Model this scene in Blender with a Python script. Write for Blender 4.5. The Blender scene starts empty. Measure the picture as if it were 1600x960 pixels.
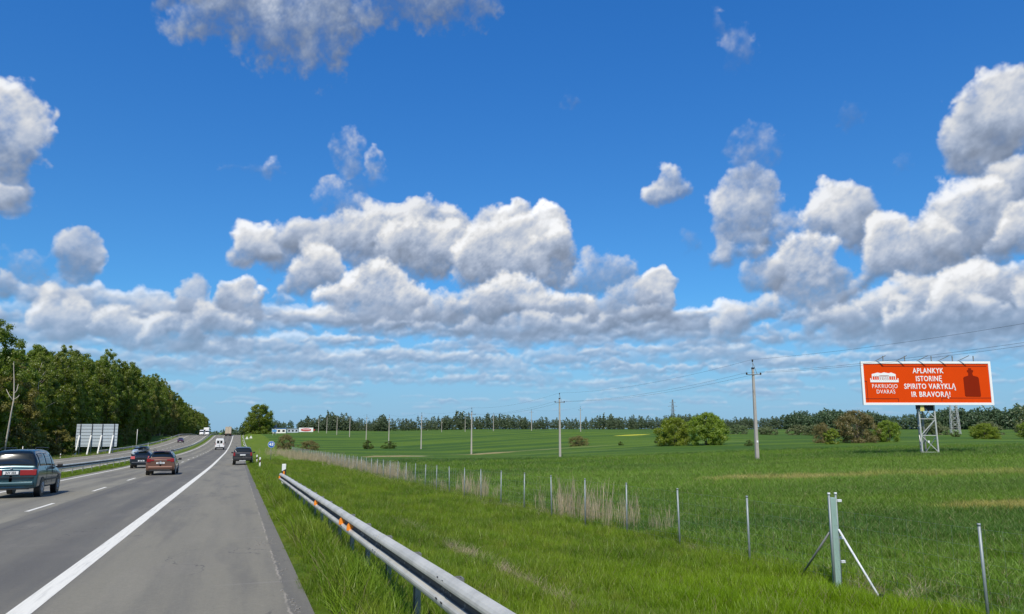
import bpy, bmesh, math, random
import numpy as np
from mathutils import Vector, Matrix
C = bpy.context.scene.collection
scene = bpy.context.scene
R = math.radians
# =====================================================  camera
EYE = 1.9
cam = bpy.data.cameras.new('camera'); camo = bpy.data.objects.new('camera', cam); C.objects.link(camo)
cam.lens = 26.01; cam.sensor_width = 36; cam.clip_start = .1; cam.clip_end = 20000
camo.location = (0, 0, EYE); camo.rotation_euler = (R(90+8.85), 0, R(-20.008))
scene.camera = camo
scene.view_settings.view_transform = 'Standard'; scene.view_settings.look = 'None'
scene.view_settings.exposure = 0; scene.view_settings.gamma = 1
scene.cycles.max_bounces = 6; scene.cycles.diffuse_bounces = 3; scene.cycles.glossy_bounces = 3
scene.cycles.transmission_bounces = 4; scene.cycles.transparent_max_bounces = 6
# =====================================================  sky: Nishita with a painted-by-code cumulus deck
# ---------- cloud painter in azimuth / elevation (degrees) ----------
def vnoise(h, w, cell, rng, cx=None):
    cx = cx or cell
    gh, gw = int(h/cell)+4, int(w/cx)+4
    g = rng.random((gh, gw), dtype=np.float32)
    y = np.arange(h, dtype=np.float32)/cell; x = np.arange(w, dtype=np.float32)/cx
    yi = y.astype(int); xi = x.astype(int); fy = y-yi; fx = x-xi
    fy = (fy*fy*fy*(fy*(fy*6-15)+10))[:, None]; fx = (fx*fx*fx*(fx*(fx*6-15)+10))[None, :]
    a = g[yi][:, xi]; b = g[yi][:, xi+1]; c = g[yi+1][:, xi]; d = g[yi+1][:, xi+1]
    return (a*(1-fx)+b*fx)*(1-fy)+(c*(1-fx)+d*fx)*fy
def fbm(h, w, cell, octs, rng, billow=False, gain=.5):
    out = np.zeros((h, w), np.float32); amp = 1; tot = 0
    for k in range(octs):
        n = vnoise(h, w, max(cell/2**k, 1.01), rng)
        if billow: n = 1-np.abs(n*2-1)*1.0; n = n*n
        out += n*amp; tot += amp; amp *= gain
    out /= tot
    return (out-out.mean())/out.std()
def blur(a, r):
    r = max(int(r), 1)
    for ax in (0, 1, 0, 1):
        p = np.concatenate([np.repeat(np.take(a, [0], ax), r+1, ax), a, np.repeat(np.take(a, [-1], ax), r, ax)], ax)
        c = np.cumsum(p, ax, dtype=np.float64); n = a.shape[ax]
        a = ((np.take(c, range(2*r+1, 2*r+1+n), ax)-np.take(c, range(0, n), ax))/(2*r+1)).astype(np.float32)
    return a
def paint(ppd, az0, az1, el1, puffs, seed, sun=(-.55, .83)):
    """puffs: az, base el, half width, top el, white, soft, opacity -> lightness and alpha, row 0 at el 0"""
    rng = np.random.default_rng(seed)
    W = int((az1-az0)*ppd); H = int(el1*ppd)
    rgb = np.zeros((H, W), np.float32); al = np.zeros((H, W), np.float32)
    NW = [(fbm(H, W, c*ppd, o, rng, False, .55), fbm(H, W, c*ppd, o, rng, False, .55)) for c, o in ((.7, 4), (1.6, 5), (3.6, 6))]
    NS = fbm(H, W, 1.3*ppd, 6, rng, False, .62); DT = fbm(H, W, .34*ppd, 3, rng, False, .7)
    for (az, eb, hw, et, wh, soft, op) in puffs:
        ht = et-eb; S = min(hw, ht)
        x0, x1 = int((az-hw*1.5-S*.6-az0)*ppd), int((az+hw*1.5+S*.6-az0)*ppd)
        y0, y1 = int((eb-ht*.4-S*.3)*ppd), int((et+ht*.4+S*.3)*ppd)
        x0, x1, y0, y1 = max(x0, 0), min(x1, W), max(y0, 0), min(y1, H)
        if x1-x0 < 3 or y1-y0 < 3: continue
        X = (np.arange(x0, x1)/ppd+az0)[None, :].astype(np.float32); Y = (np.arange(y0, y1)/ppd)[:, None].astype(np.float32)
        k = 0 if S < 1 else 1 if S < 2.6 else 2
        oy, ox = rng.integers(0, max(1, H-(y1-y0))), rng.integers(0, max(1, W-(x1-x0)))
        iy = (np.arange(y1-y0)+oy) % H; ix = (np.arange(x1-x0)+ox) % W
        wx = NW[k][0][iy][:, ix]; wy = NW[k][1][iy][:, ix]; ns = NS[iy][:, ix]
        U = (X-az)/(hw*.93)+wx*(.15+.07*soft)*S/hw; V = (Y-eb)/(ht*.95)+wy*(.13+.07*soft)*S/ht
        hm = np.full(U.shape, -1, np.float32)
        asp = hw/ht; n = int(14+10*min(asp, 4))
        for g, (cnt, r0, r1) in enumerate(((n//3, .38, .52), (n, .2, .34), (n*3, .09, .18))):
            for _ in range(cnt):
                t = rng.uniform(-1, 1); prof = (1-abs(t)**2.2)**.6
                r = rng.uniform(r0, r1)*(.55+.45*prof)
                pv = rng.uniform(.12, 1)**(.8 if g < 2 else .55)*max(prof-r*.8, .12)
                px_ = t*(1-r/max(asp, .5)*.8)
                dx = (U-px_)*asp; dy = V-pv
                dy = np.where(dy < 0, dy*1.35, dy)
                d2 = (dx*dx+dy*dy)/(r*r)
                z0 = .10*g+.22*(1-pv)*0+.3*prof*(1-abs(2*pv/max(prof, .2)-1)*.6)
                np.maximum(hm, np.where(d2 < 1.6, z0+r*(1-d2)**1*.9-.25, -1), out=hm)
        rb = max(1, S*ppd*.03); v0 = np.clip((Y-eb)/ht, 0, 1.1)+wx*.06
        d0 = np.clip((hm+.25)/.25, 0, 1); den = blur(d0, rb*(1+soft*2.5)); core = blur(d0, S*ppd*(.10+.10*soft))
        fine = DT[iy][:, ix]
        er = ns*(.17+.10*soft)+fine*(.045+.04*soft)+wx*.10*soft
        low = np.clip(.6-v0*1.3, 0, .6)
        q = .45*den+.55*core+er*np.clip(1.45-core, .25, 1.2)-low*.22
        a = np.clip((q-(.20+.10*soft))/(.62+.55*soft+.3*low), 0, 1); a = (a*a*(3-2*a))**.9*(.97-.05*soft)*np.clip((den-.03)/.12, 0, 1)
        if soft >= .7: a = a*np.clip(.62+.26*wy+.16*ns, 0, 1)
        hb = blur(np.maximum(hm, -.2), rb)+ns*.022+fine*.003
        gy, gx = np.gradient(hb*S*ppd)
        nz = 1/np.sqrt(1+gx*gx+gy*gy)
        lam = np.clip((-gx*sun[0]-gy*sun[1])*nz, -.8, .9)
        wide = blur(hb, S*ppd*.16); cav = np.clip((hb-wide)*3.0, -1, 1)
        by, bx = np.gradient(core*S*ppd*.5); bl = np.clip(-bx*sun[0]-by*sun[1], -1, 1)
        v = v0+wy*.07+ns*.03
        base = np.clip(v*1.2, 0, 1); base = base*base*(3-2*base)
        thick = core*np.clip(1.3-v, 0, 1)
        L = .685+.18*base-.11*thick+.085*lam*(.35+.65*base)+.055*cav+.11*bl+.024*ns+.005*fine+(1-core)*.05
        L = np.clip(L, .5, .985)*(.35+.65*wh)
        wr = np.minimum(np.minimum(np.arange(y1-y0), np.arange(y1-y0)[::-1])[:, None], np.minimum(np.arange(x1-x0), np.arange(x1-x0)[::-1])[None, :])
        a = a*op*np.clip(wr/(4+.05*min(a.shape)), 0, 1)
        s = (slice(y0, y1), slice(x0, x1))
        rgb[s] = rgb[s]*(1-a)+L*a; al[s] = al[s]*(1-a)+a
    return rgb/np.maximum(al, 1e-4), al
PUFFS = [(0.6,27.34,8.0,37.56,0.9,0.5,0.97),(11.5,30.27,6.25,38.25,0.86,0.6,0.9),(-5.0,28.54,3.95,32.41,0.92,0.5,0.8),(-16.8,14.13,2.17,21.27,0.98,0.35,1),(-15.2,13.23,1.16,15.2,1.0,0.4,0.8),(7.2,15.38,3.01,17.99,0.86,0.7,0.75),(6.1,12.21,5.71,15.4,0.86,0.45,0.95),(2.9,11.07,3.69,14.51,0.9,0.5,0.9),(15.0,11.78,7.48,15.45,0.82,0.5,0.9),(3.7,12.69,2.8,15.52,0.92,0.4,0.9),(0.5,11.54,2.79,14.33,1.0,0.3,1),(11.9,13.42,4.97,17.53,0.93,0.35,1),(18.0,12.8,4.55,16.23,0.9,0.4,0.95),(20.0,14.19,2.04,17.12,1.05,0.25,1),(22.3,12.06,2.12,16.81,1.1,0.2,1),(8.0,11.57,5.31,15.18,0.95,0.35,0.95),(5.3,9.62,2.91,13.11,0.98,0.35,1),(13.0,10.75,6.43,15.4,0.96,0.35,1),(20.0,10.54,4.63,15.51,1.0,0.22,1),(26.5,9.53,2.97,12.73,0.82,0.6,0.8),(31.1,8.1,1.74,11.8,1.0,0.3,1),(28.5,8.02,3.67,10.72,0.85,0.6,0.85),(10.1,7.65,4.84,11.65,1.0,0.3,1),(17.0,7.85,4.48,10.82,0.9,0.5,0.9),(21.0,7.36,7.45,11.23,0.98,0.35,1),(29.9,7.5,3.39,9.21,0.85,0.5,0.8),(23.0,6.46,10.33,8.24,0.88,0.5,0.9),(2.5,8.64,1.19,9.63,0.85,0.7,0.6),(12.1,6.8,5.37,7.78,0.85,0.6,0.8),(0.2,18.0,2.74,18.9,0.85,1.0,0.45),(1.3,18.3,1.02,19.12,1.0,0.8,0.6),(6.8,19.05,0.88,21.92,0.95,0.9,0.6),(9.0,18.58,0.89,20.6,1.0,0.7,0.75),(7.9,17.33,1.96,20.15,0.8,1.2,0.3),(32.1,16.66,1.67,18.84,0.95,0.5,0.95),(33.9,12.68,0.76,14.26,0.6,1.1,0.4),(-10.9,9.49,1.11,12.8,0.85,0.45,0.9),(-14.1,8.51,2.14,10.8,0.75,0.8,0.75),(-11.1,7.59,2.21,10.14,0.72,0.9,0.6),(-11.0,5.56,2.75,8.65,1.0,0.35,1),(-7.5,5.57,3.13,8.07,0.98,0.35,1),(-4.7,5.7,2.46,7.81,0.97,0.4,1),(-3.6,7.21,1.34,10.21,0.85,0.5,0.85),(-0.8,7.58,2.01,10.59,1.02,0.3,1),(-1.8,5.92,3.65,8.22,0.88,0.5,0.95),(-12.6,7.89,2.14,9.14,0.7,0.9,0.5),(37.7,13.07,2.77,18.64,0.92,0.5,0.97),(39.2,14.46,1.82,17.22,0.85,0.7,0.7),(39.1,18.16,1.2,21.76,0.85,0.9,0.6),(37.8,18.67,1.22,21.7,0.8,1.0,0.5),(40.7,12.71,1.78,15.24,0.8,0.7,0.8),(44.3,12.07,2.87,16.98,0.96,0.35,1),(45.6,12.26,1.65,16.03,0.95,0.4,0.8),(37.2,11.4,2.77,13.29,0.8,0.7,0.8),(41.8,8.78,3.55,13.65,1.0,0.3,1),(38.9,9.56,1.8,12.13,0.85,0.5,0.8),(38.5,6.52,3.23,9.24,0.9,0.5,0.9),(53.5,15.94,2.22,20.95,0.86,0.45,1),(55.0,17.09,2.43,22.17,0.95,0.35,1),(54.9,13.85,2.48,17.25,0.88,0.4,1),(51.7,10.1,4.03,13.46,0.8,0.6,0.85),(52.7,11.04,3.59,15.31,1.0,0.3,1),(56.0,10.43,2.99,14.42,1.0,0.3,1),(48.8,9.52,3.29,13.93,0.98,0.3,1),(52.3,7.92,4.67,10.85,0.78,0.6,0.9),(47.6,5.87,5.87,9.6,0.92,0.4,1),(53.5,6.15,3.82,10.35,1.0,0.3,1),(50.6,5.92,4.43,8.47,0.9,0.4,1),(43.5,6.39,2.52,8.39,0.92,0.5,0.9),(56.2,5.75,2.6,9.54,1,0.3,1),(36.6,28.23,1.08,29.41,0.85,1.2,0.55),(37.7,25.94,1.34,28.28,0.85,1.2,0.5),(24.9,23.97,0.73,24.93,0.7,1.3,0.4),(45.6,20.63,0.76,22.25,0.6,1.3,0.35),(48.8,16.92,0.56,17.99,0.6,1.3,0.3)]
SUN_EL = 52.0; SUN_AZ = math.degrees(math.atan2(-.45, -.89))     # azimuth from +Y towards +X
SKY_STR = .10
def cloud_rows(seed, a0, a1, n):
    rng = np.random.default_rng(seed); P = []
    for i in range(n):
        f = 1-i/n; el = 7.4*f**1.15+.25
        ht = .12+el*.15*rng.uniform(.5, 1.5); hw = ht*rng.uniform(2.4, 6)+.4
        P.append((rng.uniform(a0, a1), el, hw, el+ht, rng.uniform(.9, 1.1), rng.uniform(.4, .69), rng.uniform(.35, .9)))
    return P[::-1]
def cloud_rest(seed):
    rng = np.random.default_rng(seed); P = []
    for _ in range(330):
        f = rng.uniform(); el = 6+60*f**2.2; az = rng.uniform(0, 360)
        ht = 2+el*.10*rng.uniform(.6, 1.4); hw = ht*rng.uniform(1.2, 2.2)/max(math.cos(math.radians(el)), .3)
        rel = (az+180) % 360-180
        if -36-hw < rel < 82+hw: continue
        P.append((az, el, hw, el+ht, rng.uniform(.85, 1.05), rng.uniform(.3, .8), rng.uniform(.7, 1)))
    return sorted(P, key=lambda p: p[1])
def cloud_image(name, L, A):
    h, w = L.shape; px = np.empty((h, w, 4), np.float32)
    px[..., 0] = np.clip(L, 0, 1.1)**2.2; px[..., 1] = A; px[..., 2] = 0; px[..., 3] = 1
    im = bpy.data.images.new(name, w, h, alpha=False, float_buffer=True); im.colorspace_settings.name = 'Non-Color'
    im.pixels.foreach_set(px.ravel()); im.pack() if False else None
    return im
class NT:
    """small helper for node trees"""
    def __init__(s, tree): s.t = tree; s.n = tree.nodes; s.l = tree.links
    def add(s, kind, ins=None, **kw):
        n = s.n.new(kind)
        for k, v in kw.items(): setattr(n, k, v)
        for k, v in (ins or {}).items():
            if isinstance(v, bpy.types.NodeSocket): s.l.new(v, n.inputs[k])
            else: n.inputs[k].default_value = v
        return n
    def m(s, op, a, b=0.0, c=None, clamp=False):
        ins = {0: a, 1: b}
        if c is not None: ins[2] = c
        return s.add('ShaderNodeMath', ins, operation=op, use_clamp=clamp).outputs[0]
    def mix(s, f, a, b, mode='MIX'):
        n = s.n.new('ShaderNodeMix'); n.data_type = 'RGBA'; n.blend_type = mode
        for k, v in ((0, f), (6, a), (7, b)):
            if isinstance(v, bpy.types.NodeSocket): s.l.new(v, n.inputs[k])
            else: n.inputs[k].default_value = (*v, 1) if k and len(v) == 3 else v
        return n.outputs[2]
    def ss(s, x, lo, hi):
        n = s.add('ShaderNodeMapRange', {0: x, 1: lo, 2: hi}); n.interpolation_type = 'SMOOTHSTEP'; return n.outputs[0]
    def noise(s, vec, scale, detail=3, rough=.5, out='Fac'):
        return s.add('ShaderNodeTexNoise', {'Vector': vec, 'Scale': scale, 'Detail': detail, 'Roughness': rough}).outputs[out]
world = bpy.data.worlds.new("World"); scene.world = world; world.use_nodes = True
w = NT(world.node_tree); w.n.clear()
sky = w.add('ShaderNodeTexSky', sky_type='NISHITA', sun_disc=False, sun_elevation=R(SUN_EL), sun_rotation=R(SUN_AZ))
sky.altitude = 50; sky.air_density = 1.15; sky.dust_density = .25; sky.ozone_density = 3.2
dirv = w.add('ShaderNodeTexCoord').outputs['Generated']
sx = w.add('ShaderNodeSeparateXYZ', {0: dirv})
azn = w.m('MULTIPLY', w.m('ARCTAN2', sx.outputs[0], sx.outputs[1]), 180/math.pi)
eln = w.m('MULTIPLY', w.m('ARCSINE', sx.outputs[2]), 180/math.pi)
def panel(img, a0, a1, e1, az):
    u = w.m('DIVIDE', w.m('SUBTRACT', az, a0), a1-a0); v = w.m('DIVIDE', eln, e1)
    t = w.add('ShaderNodeTexImage', {'Vector': w.add('ShaderNodeCombineXYZ', {0: u, 1: v}).outputs[0]}, image=img, extension='CLIP', interpolation='Cubic')
    s = w.add('ShaderNodeSeparateColor', {0: t.outputs['Color']}); return s.outputs[0], s.outputs[1]
A0, A1, E1 = -32, 78, 50
La, Aa = paint(16, A0, A1, E1, cloud_rows(5, A0, A1, 560)+PUFFS, 3)
fade = np.clip(np.minimum(np.arange(La.shape[1]), La.shape[1]-1-np.arange(La.shape[1]))/16/4, 0, 1)[None, :]
l1, a1 = panel(cloud_image('cumulus_ahead', La, Aa*fade), A0, A1, E1, azn)
Lb, Ab = paint(5, 0, 360, 90, cloud_rows(8, 0, 360, 700)+cloud_rest(4), 9)
az2 = w.m('MODULO', w.m('ADD', azn, 360.0), 360.0)
rel = (np.arange(Lb.shape[1])/5+180) % 360-180
keep = 1-np.clip((rel-A0)/4, 0, 1)*np.clip((A1-rel)/4, 0, 1)
el_b = (np.arange(Lb.shape[0])/5)[:, None]; keep = np.where(el_b < E1, keep[None, :], 1)
l2, a2 = panel(cloud_image('cumulus_round', Lb, Ab*keep), 0, 360, 90, az2)
def cloud_col(l):
    sh = w.ss(l, .80, .28)
    return w.mix(sh, (9.9, 10.0, 10.2), (8.7, 10.6, 14.2))
def vmul(col, f):
    n = w.add('ShaderNodeVectorMath', {0: col}, operation='SCALE'); w.l.new(f, n.inputs['Scale']); return n.outputs[0]
hz = w.ss(eln, 10.0, 0.0)
HAZE = (2.9, 4.75, 7.4)
skyc = w.mix(1.0, sky.outputs[0], w.mix(w.ss(eln, 8.0, 36.0), (.33, .80, 1.25), (.25, .88, 1.58)), 'MULTIPLY')
skyc = w.mix(w.m('MULTIPLY', hz, .7), skyc, HAZE)
def over(bg, l, a):
    c = vmul(cloud_col(l), l); c = w.mix(w.m('MULTIPLY', hz, .5), c, HAZE)
    return w.mix(w.m('MULTIPLY', a, w.m('SUBTRACT', 1.0, w.m('MULTIPLY', hz, .35))), bg, c)
col = over(over(skyc, l2, a2), l1, a1)
bg = w.add('ShaderNodeBackground', {'Color': col, 'Strength': SKY_STR})
w.l.new(bg.outputs[0], w.add('ShaderNodeOutputWorld').inputs[0])
world.cycles.sampling_method = 'MANUAL'; world.cycles.sample_map_resolution = 1024
# =====================================================  sun
sd = bpy.data.lights.new('sun', 'SUN'); sd.energy = 4.3; sd.angle = R(.53); sd.color = (1, .935, .82)
so = bpy.data.objects.new('sun', sd); C.objects.link(so)
SUNV = Vector((math.sin(R(SUN_AZ))*math.cos(R(SUN_EL)), math.cos(R(SUN_AZ))*math.cos(R(SUN_EL)), math.sin(R(SUN_EL))))
so.rotation_euler = (-SUNV).to_track_quat('-Z', 'Y').to_euler(); so.location = (0, 0, 60)
# ---------- lie of the land: X across the road (right +), Y along the road ----------
TY = np.array([-60, 0, 20, 50, 80, 110, 160, 210, 260, 310, 360, 450, 600, 800, 1200, 2500.])
TP = np.array([1.8, 0, -.6, -1.5, -2.35, -3.0, -4.1, -4.75, -4.95, -4.65, -3.95, -5.2, -9, -15, -20, -30])
TR = {6.: [.6, -.75, -1.15, -2.05, -2.8, -3.45, -4.5, -5.1, -5.2, -4.8, -4.1, -4.9, -6.5, -9, -13, -20],
      11.3: [-.9, -1.2, -1.5, -2.5, -3.2, -3.8, -4.9, -5.4, -5.5, -5.0, -4.3, -4.8, -6, -8, -12, -20],
      25.: [-.9, -1.1, -1.45, -2.2, -2.9, -3.5, -4.9, -5.6, -5.8, -5.2, -4.7, -4.8, -5.5, -7, -9, -18],
      48.: [-.9, -1, -1.2, -1.65, -2.4, -3.55, -5.15, -5.6, -5.75, -5.1, -4.85, -4.45, -5, -6, -8, -16],
      80.: [-.8, -.8, -.9, -1.15, -1.6, -2.2, -3.0, -3.4, -3.5, -3.6, -3.8, -4.3, -5, -6, -8, -16],
      115.: [-.9, -.7, -.7, -.9, -1.2, -1.5, -1.7, -1.5, -1.3, -1.7, -2.6, -4.3, -5.5, -7, -9, -16]}
_yd = np.arange(-60, 2501, 2.0)
def _sm(a):
    v = np.interp(_yd, TY, a); k = np.hanning(25); k /= k.sum()
    return np.convolve(np.pad(v, 12, 'edge'), k, 'valid')
def _far(X):
    d = .94*TY+.342*X; k = np.interp(d, [0, 150, 400, 800, 2500], [.03, .021, .0108, .0088, .0088])
    return np.where(d < 150, -1.2-.2*np.clip(d, -100, 150)/150, 1.9-d*k)
TXK = [-600., -60., -36., -27., -25., -24.2, .95, 1.8, 2.8]
_cols = [TP+2, TP+.5, TP-.2, TP-.5, TP-.25, TP-.03, TP-.03, TP-.1, TP-.22]
for _x, _c in TR.items(): TXK.append(_x); _cols.append(np.array(_c))
for _x in (200., 350., 600., 1000., 1800.): TXK.append(_x); _cols.append(_far(_x))
TXK = np.array(TXK); _TG = np.array([_sm(c) for c in _cols]); _PS = _sm(TP)
def road_z(Y): return np.interp(Y, _yd, _PS)
def ground_z(X, Y):
    X = np.asarray(X, float); Y = np.asarray(Y, float); X, Y = np.broadcast_arrays(X, Y)
    i = np.clip(np.searchsorted(TXK, X)-1, 0, len(TXK)-2)
    f = np.clip((X-TXK[i])/(TXK[i+1]-TXK[i]), 0, 1)
    j = np.clip((Y-_yd[0])/2.0, 0, len(_yd)-1.001); j0 = j.astype(int); g = j-j0
    a = _TG[i, j0]*(1-g)+_TG[i, j0+1]*g; b = _TG[i+1, j0]*(1-g)+_TG[i+1, j0+1]*g
    return a*(1-f)+b*f

def gz(x, y): return float(ground_z(x, y))
# =====================================================  mesh helpers
class MB:
    """collects vertices and faces of ONE mesh"""
    def __init__(s): s.v = []; s.f = []
    def quad(s, *p):
        b = len(s.v); s.v += [tuple(q) for q in p]; s.f.append(tuple(range(b, b+len(p))))
    def box(s, c, d, rz=0, M=None):
        b = len(s.v); ca, sa = math.cos(rz), math.sin(rz)
        for z in (-1, 1):
            for x, y in ((-1, -1), (1, -1), (1, 1), (-1, 1)):
                px, py = x*d[0]/2, y*d[1]/2
                p = (c[0]+px*ca-py*sa, c[1]+px*sa+py*ca, c[2]+z*d[2]/2)
                s.v.append(tuple(M @ Vector(p)) if M else p)
        for q in ((0, 3, 2, 1), (4, 5, 6, 7), (0, 1, 5, 4), (1, 2, 6, 5), (2, 3, 7, 6), (3, 0, 4, 7)): s.f.append(tuple(b+i for i in q))
        return s
    def tube(s, pts, rad, n=8, caps=True):
        pts = [Vector(p) for p in pts]; rad = rad if isinstance(rad, (list, tuple)) else [rad]*len(pts); b = len(s.v)
        for i, p in enumerate(pts):
            t = (pts[min(i+1, len(pts)-1)]-pts[max(i-1, 0)]).normalized()
            u = t.cross(Vector((0, 0, 1))); u = Vector((1, 0, 0)) if u.length < .05 else u.normalized(); v = t.cross(u)
            if i and u.dot(pu) < 0: u = -u; v = -v
            pu = u
            for k in range(n):
                a = 2*math.pi*k/n; s.v.append(tuple(p+(u*math.cos(a)+v*math.sin(a))*rad[i]))
        for i in range(len(pts)-1):
            for k in range(n):
                k2 = (k+1) % n; s.f.append((b+i*n+k, b+i*n+k2, b+(i+1)*n+k2, b+(i+1)*n+k))
        if caps: s.f.append(tuple(b+k for k in range(n))[::-1]); s.f.append(tuple(b+(len(pts)-1)*n+k for k in range(n)))
        return s
    def bar(s, a, b_, w, h=None):
        """square bar from a to b"""
        a, b_ = Vector(a), Vector(b_); h = h or w; t = (b_-a).normalized()
        u = t.cross(Vector((0, 0, 1))); u = Vector((1, 0, 0)) if u.length < .05 else u.normalized(); v = t.cross(u); b = len(s.v)
        for p in (a, b_):
            for x, y in ((-1, -1), (1, -1), (1, 1), (-1, 1)): s.v.append(tuple(p+u*x*w/2+v*y*h/2))
        for q in ((0, 3, 2, 1), (4, 5, 6, 7), (0, 1, 5, 4), (1, 2, 6, 5), (2, 3, 7, 6), (3, 0, 4, 7)): s.f.append(tuple(b+i for i in q))
        return s
    def disc_x(s, c, r, t, n=20, r2=0):
        """short cylinder with its axis along X"""
        b = len(s.v)
        for x in (-t/2, t/2):
            for k in range(n):
                a = 2*math.pi*k/n; s.v.append((c[0]+x, c[1]+r*math.cos(a), c[2]+r*math.sin(a)))
        for k in range(n): s.f.append((b+k, b+(k+1) % n, b+n+(k+1) % n, b+n+k))
        s.f.append(tuple(b+k for k in range(n))[::-1]); s.f.append(tuple(b+n+k for k in range(n))); return s
    def prism(s, poly, y0, y1, M=None):
        """polygon in XZ extruded along Y"""
        b = len(s.v); n = len(poly)
        for y in (y0, y1):
            for x, z in poly:
                p = Vector((x, y, z)); s.v.append(tuple(M @ p) if M else tuple(p))
        s.f.append(tuple(b+k for k in range(n))); s.f.append(tuple(b+n+k for k in range(n))[::-1])
        for k in range(n): s.f.append((b+k, b+n+k, b+n+(k+1) % n, b+(k+1) % n))
        return s
    def build(s, name, mat, parent=None, smooth=False, bevel=0):
        me = bpy.data.meshes.new(name); me.from_pydata(s.v, [], s.f); me.validate(); me.update()
        return link(name, me, mat, parent, smooth, bevel)
def link(name, me, mat, parent=None, smooth=False, bevel=0):
    if mat: me.materials.append(mat)
    if smooth: me.polygons.foreach_set('use_smooth', [True]*len(me.polygons))
    o = bpy.data.objects.new(name, me); C.objects.link(o)
    if parent: o.parent = parent
    if bevel:
        m = o.modifiers.new('bevel', 'BEVEL'); m.width = bevel; m.segments = 2; m.limit_method = 'ANGLE'
    return o
def np_mesh(name, V, F, mat, parent=None, smooth=False, attr=None):
    """V (n,3), F (m,4) quads"""
    me = bpy.data.meshes.new(name); V = np.ascontiguousarray(V, np.float32); F = np.ascontiguousarray(F, np.int32)
    me.vertices.add(len(V)); me.vertices.foreach_set('co', V.ravel())
    k = F.shape[1]; me.loops.add(F.size); me.loops.foreach_set('vertex_index', F.ravel())
    me.polygons.add(len(F)); me.polygons.foreach_set('loop_start', np.arange(0, F.size, k, dtype=np.int32))
    if attr is not None:
        a = me.attributes.new('tint', 'FLOAT', 'FACE'); a.data.foreach_set('value', np.ascontiguousarray(attr, np.float32))
    me.update(calc_edges=True)
    return link(name, me, mat, parent, smooth)
def tag(o, label=None, cat=None, group=None, kind=None):
    if label: o['label'] = label
    if cat: o['category'] = cat
    if group: o['group'] = group
    if kind: o['kind'] = kind
    return o
def thing(name, label, cat, loc=(0, 0, 0), rz=0, group=None):
    o = bpy.data.objects.new(name, None); C.objects.link(o); o.empty_display_size = .3
    o.location = loc; o.rotation_euler = (0, 0, rz); return tag(o, label, cat, group)
KIDS = {}
def copy_tree(o, parent=None):
    c = o.copy(); C.objects.link(c); c.parent = parent
    for ch in o.children: copy_tree(ch, c)
    return c
# =====================================================  materials
def mat(name, col, rough=.6, metal=0, spec=.5, coat=0, var=0, vscale=3, bump=0, bscale=60, emit=None, tr=None):
    m = bpy.data.materials.new(name); m.use_nodes = True; t = NT(m.node_tree); b = t.n['Principled BSDF']
    b.inputs['Base Color'].default_value = (*col, 1); b.inputs['Roughness'].default_value = rough
    b.inputs['Metallic'].default_value = metal; b.inputs['Specular IOR Level'].default_value = spec; b.inputs['Coat Weight'].default_value = coat
    if var or bump:
        pos = t.add('ShaderNodeTexCoord').outputs['Object']
    if var:
        n = t.noise(pos, vscale, 5, .6); k = t.m('ADD', 1.0, t.m('MULTIPLY', t.m('SUBTRACT', n, .5), var*2))
        v = t.add('ShaderNodeVectorMath', {0: (*col,)}, operation='SCALE'); t.l.new(k, v.inputs['Scale']); t.l.new(v.outputs[0], b.inputs['Base Color'])
    if bump:
        bn = t.add('ShaderNodeBump', {'Height': t.noise(pos, bscale, 4, .6), 'Strength': bump, 'Distance': .02}); t.l.new(bn.outputs[0], b.inputs['Normal'])
    return m
def white_noise_pos(t): return t.add('ShaderNodeNewGeometry').outputs['Position']
M = {}
M['galv'] = mat('galvanised_steel', (.56, .56, .53), .5, .25, var=.16, vscale=2.2, bump=.05, bscale=18)
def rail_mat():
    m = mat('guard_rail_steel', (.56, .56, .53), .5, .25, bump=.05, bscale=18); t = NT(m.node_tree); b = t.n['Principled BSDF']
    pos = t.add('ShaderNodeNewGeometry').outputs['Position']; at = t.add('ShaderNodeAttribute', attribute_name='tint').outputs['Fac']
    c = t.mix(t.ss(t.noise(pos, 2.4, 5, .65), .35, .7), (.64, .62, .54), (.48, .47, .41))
    g = t.m('MULTIPLY', at, t.ss(t.noise(pos, 7.0, 4, .6), .15, .45)); c = t.mix(g, c, (.085, .082, .070))  # groove shade painted into the steel colour, broken up as blotchy road grime
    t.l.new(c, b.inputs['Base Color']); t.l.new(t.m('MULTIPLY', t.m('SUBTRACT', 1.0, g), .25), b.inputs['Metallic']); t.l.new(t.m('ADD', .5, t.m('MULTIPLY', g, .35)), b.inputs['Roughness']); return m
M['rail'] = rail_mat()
M['galv_dark'] = mat('weathered_steel', (.29, .29, .27), .5, .5, var=.25, vscale=6)
M['tube'] = mat('fence_tube_steel', (.27, .31, .31), .5, .3, var=.12, vscale=8)
M['greenpost'] = mat('pale_green_paint', (.30, .43, .37), .5, 0, var=.12, vscale=9)
M['whitetube'] = mat('white_painted_tube', (.72, .74, .74), .45, 0, var=.08, vscale=10)
M['wire'] = mat('wire', (.42, .45, .45), .5, .6)
M['cable'] = mat('overhead_wire', (.10, .11, .12), .6, .3)
M['concrete'] = mat('pole_concrete', (.40, .37, .33), .85, var=.22, vscale=2.5, bump=.2, bscale=30)
M['insul'] = mat('dark_insulator', (.03, .025, .022), .3)
M['orange'] = mat('orange_reflector', (.90, .27, .02), .35)
M['white'] = mat('white_paint', (.80, .80, .78), .5, var=.05, vscale=2)
M['black'] = mat('black_plastic', (.012, .012, .013), .5)
M['rubber'] = mat('tyre_rubber', (.018, .018, .018), .8)
M['rim'] = mat('alloy_rim', (.42, .43, .44), .35, .8)
M['glass'] = mat('dark_car_glass', (.006, .009, .010), .07, 0, .7)
M['red'] = mat('tail_lamp_red', (.26, .008, .010), .18, coat=.6)
M['redlight'] = mat('tail_lamp_pink', (.60, .12, .12), .18, coat=.6)
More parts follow.
